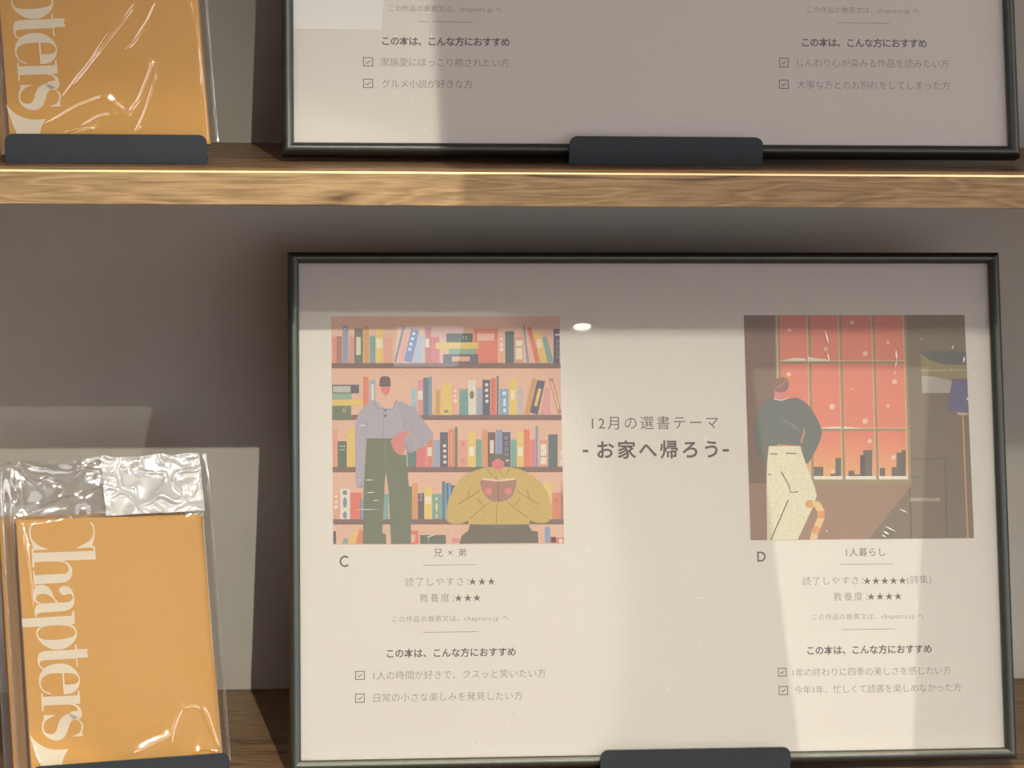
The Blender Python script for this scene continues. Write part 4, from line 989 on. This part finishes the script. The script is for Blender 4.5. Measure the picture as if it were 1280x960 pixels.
def crease_field(U, V, lines, amp, sig):
    H = np.zeros_like(U)
    for k, ln in enumerate(lines):
        P = [(ln[i], ln[i+1]) for i in range(0, len(ln), 2)]
        # resample as a smooth curve
        Q = []
        for i in range(len(P) - 1):
            p0, p1, p2, p3 = P[max(i-1, 0)], P[i], P[i+1], P[min(i+2, len(P)-1)]
            for t in (0, .25, .5, .75):
                Q.append(tuple(.5 * ((2*p1[j]) + (-p0[j]+p2[j])*t + (2*p0[j]-5*p1[j]+4*p2[j]-p3[j])*t*t + (-p0[j]+3*p1[j]-3*p2[j]+p3[j])*t**3) for j in (0, 1)))
        Q.append(P[-1]); D = np.full_like(U, 1e9); n = len(Q) - 1; Wt = np.ones_like(U)
        for i in range(n):
            (a, b), (c, d) = Q[i], Q[i+1]; dx, dy = c - a, d - b; l2 = dx*dx + dy*dy + 1e-9
            t = np.clip(((U - a) * dx + (V - b) * dy) / l2, 0, 1)
            dd = np.hypot(U - a - t * dx, V - b - t * dy); s = (i + t) / n
            w = np.minimum(1, 4 * np.minimum(s, 1 - s) + .25)
            m = dd < D; D = np.where(m, dd, D); Wt = np.where(m, w, Wt)
        H += amp * Wt * np.exp(-(np.sqrt(D*D + .06) / sig))
    return H

def make_bag(label, M, lines, top, seed, group, flap=None, calm=False, u0=-8.0, u1=113.5, v0=2.0):
    """clear sleeve: a front and a back sheet meeting at the side seams, u and v in mm"""
    du = .6 if not calm else 2.0
    nu = int((u1 - u0) / du); nv = int((top - v0) / du)
    us = np.linspace(u0, u1, nu + 1); vs = np.linspace(v0, top, nv + 1)
    U, V = np.meshgrid(us, vs)
    topv = top - 1.2 * np.abs(vnoise(us, us * 0, 16, seed + 9)) - 1.5 * np.abs(vnoise(us, us * 0, 5, seed + 5))
    above = np.clip((V - 147) / 34, 0, 1)
    H = .7 + .35 * vnoise(U, V, 34, seed) + .12 * vnoise(U, V, 11, seed + 1)
    H += crease_field(U, V, lines, 1.05, .6)
    rid = lambda sc, s: (1 - np.abs(vnoise(U, V, sc, s))) ** 2
    Wx = U + 3 * vnoise(U, V, 14, seed + 7); Wy = V + 3 * vnoise(U, V, 14, seed + 8)
    ridw = (1 - np.abs(vnoise(Wx * .5 + Wy * .45, Wy * .9 - Wx * .35, 30, seed + 2))) ** 6
    ridw2 = (1 - np.abs(vnoise(Wy * 1.3, Wx, 7, seed + 3))) ** 4
    a2 = np.clip((V - 146) / 5, 0, 1)
    H += a2 * (2.4 * ridw + .12 * ridw2 + 1.6 * vnoise(U, V, 30, seed + 4)) - 5.2 * above
    uc = (u0 + u1) / 2; hw = (u1 - u0) / 2
    e = np.clip((np.abs(U - uc) - (hw - 6.5)) / 6.5, 0, 1); e = e * e * (3 - 2 * e)
    mid = -TK * 500
    Hf = H * (1 - e) + mid * e + .25 * e * vnoise(U, V, 8, seed + 6)
    hb = -TK * 1000 - .7 + 5.0 * above + a2 * 1.0 * vnoise(U, V, 9, seed + 12) + .3 * vnoise(U, V, 20, seed + 11)
    Hb = hb * (1 - e) + (mid - .02) * e
    Vv = v0 + (V - v0) / (top - v0) * (topv[None, :] - v0)
    n = (nu + 1) * (nv + 1)
    co = np.zeros((2 * n, 3))
    for k, Hh_ in enumerate((Hf, Hb)):
        co[k*n:(k+1)*n, 0] = U.ravel() / 1000; co[k*n:(k+1)*n, 1] = -Hh_.ravel() / 1000; co[k*n:(k+1)*n, 2] = Vv.ravel() / 1000
    idx = np.arange(n).reshape(nv + 1, nu + 1)
    q = np.stack([idx[:-1, :-1], idx[:-1, 1:], idx[1:, 1:], idx[1:, :-1]], -1).reshape(-1, 4)
    F = np.concatenate([q, q[:, ::-1] + n]).tolist()
    r = thing('plastic_sleeve', label, 'plastic sleeve', M, group)
    obj('film', co.tolist(), F, M_FILM, r, True)
    # welded side seams
    for s_, nm in ((u0, 'seam'), (u1, 'seam')):
        bm = bmesh.new(); add_box(bm, s_/1000 - .0007, s_/1000 + .0002, TK/2 - .00015, TK/2 + .00015, v0/1000, float(topv.min())/1000)
        from_bm(nm, bm, M_FILM, r)
    if flap:
        a0, a1, b0, b1 = flap; us = np.linspace(a0, a1, 110); vs = np.linspace(b0, b1, 90); U, V = np.meshgrid(us, vs)
        X1 = U + 5 * vnoise(U, V, 10, 71); Y1 = V + 5 * vnoise(U, V, 10, 72)
        Hh_ = 1.6 + 2.2 * (1 - np.abs(vnoise(X1, Y1, 14, 73))) ** 3 + 1.3 * (1 - np.abs(vnoise(Y1, X1 * 1.2, 7.5, 74))) ** 3 + .8 * vnoise(U, V, 16, 75)
        Hh_ += -5.2 * np.clip((V - 147) / 34, 0, 1)
        Ue = U + .7 * vnoise(V, V * 0, 6, 76) * (U < a0 + 3)
        Ve = V + 1.2 * vnoise(U, U * 0, 7, 77) * ((V - b0) / (b1 - b0))
        co = np.stack([Ue.ravel() / 1000, -Hh_.ravel() / 1000, Ve.ravel() / 1000], -1)
        idx = np.arange(co.shape[0]).reshape(U.shape)
        q = np.stack([idx[:-1, :-1], idx[:-1, 1:], idx[1:, 1:], idx[1:, :-1]], -1).reshape(-1, 4)
        o = obj('folded_flap', co.tolist(), q.tolist(), M_FILM2, r, True); o['label'] = 'crumpled folded flap of film, bright with glare'
    return r

ML = pose(-.20975, .00515, -.34346, .21347, .40502, -.00537)
MU = pose(-.2174, .04728, .00319, .02617, .26416, .07343)
CL = [(-.2, .2), (109.1, -.2), (107.7, 145.9), (-.5, 148.3)]
CU = [(-.9, .5), (108.9, -.5), (108.9, 147.5), (-.8, 148.5)]
make_book('orange paperback on the lower shelf, cream lettering down its left edge, wholly visible', ML, CL, (0, 0), 'orange books in clear sleeves')
make_bag('clear sleeve around the lower orange book, with a shiny crumpled top', ML, CRL, 184, 3, 'clear sleeves around the books', flap=(50.5, 108.3, 147.6, 183.2))
make_book('orange paperback on the upper shelf, cut off by the top edge of the picture', MU, CU, (-.0014, .0036), 'orange books in clear sleeves')
make_bag('clear sleeve around the upper orange book, with slanting creases', MU, CRU, 184, 21, 'clear sleeves around the books', v0=1.0)
def back_book(M, lean, C_, l1, l2, du):
    M2 = M @ Matrix.Translation((du, .0125, .0125 * math.tan(lean) * .9))
    make_book(l1, M2, C_, None, 'orange books in clear sleeves')
    make_bag(l2, M2, [], 180, 40, 'clear sleeves around the books', calm=True, u0=-4.5, u1=112)
back_book(ML, .405, CL, 'orange paperback mostly hidden behind the lower orange book, its edge showing at left', 'clear sleeve around the hidden book behind the lower orange book', -.0085)
back_book(MU, .264, CU, 'orange paperback mostly hidden behind the upper orange book', 'clear sleeve around the hidden book behind the upper orange book', -.006)
stand('dark steel stand lip under the upper orange book', T_((-.2207, .0385, 0)) @ Matrix.Rotation(.01, 4, 'Z'), .1100, .0160, .036, .09, .26)
stand('dark steel stand lip under the lower orange book, only its top edge in the picture', T_((-.2095, .0000, -PITCH)) @ Matrix.Rotation(.17, 4, 'Z'), .1110, .0150, .040, .09, .40)
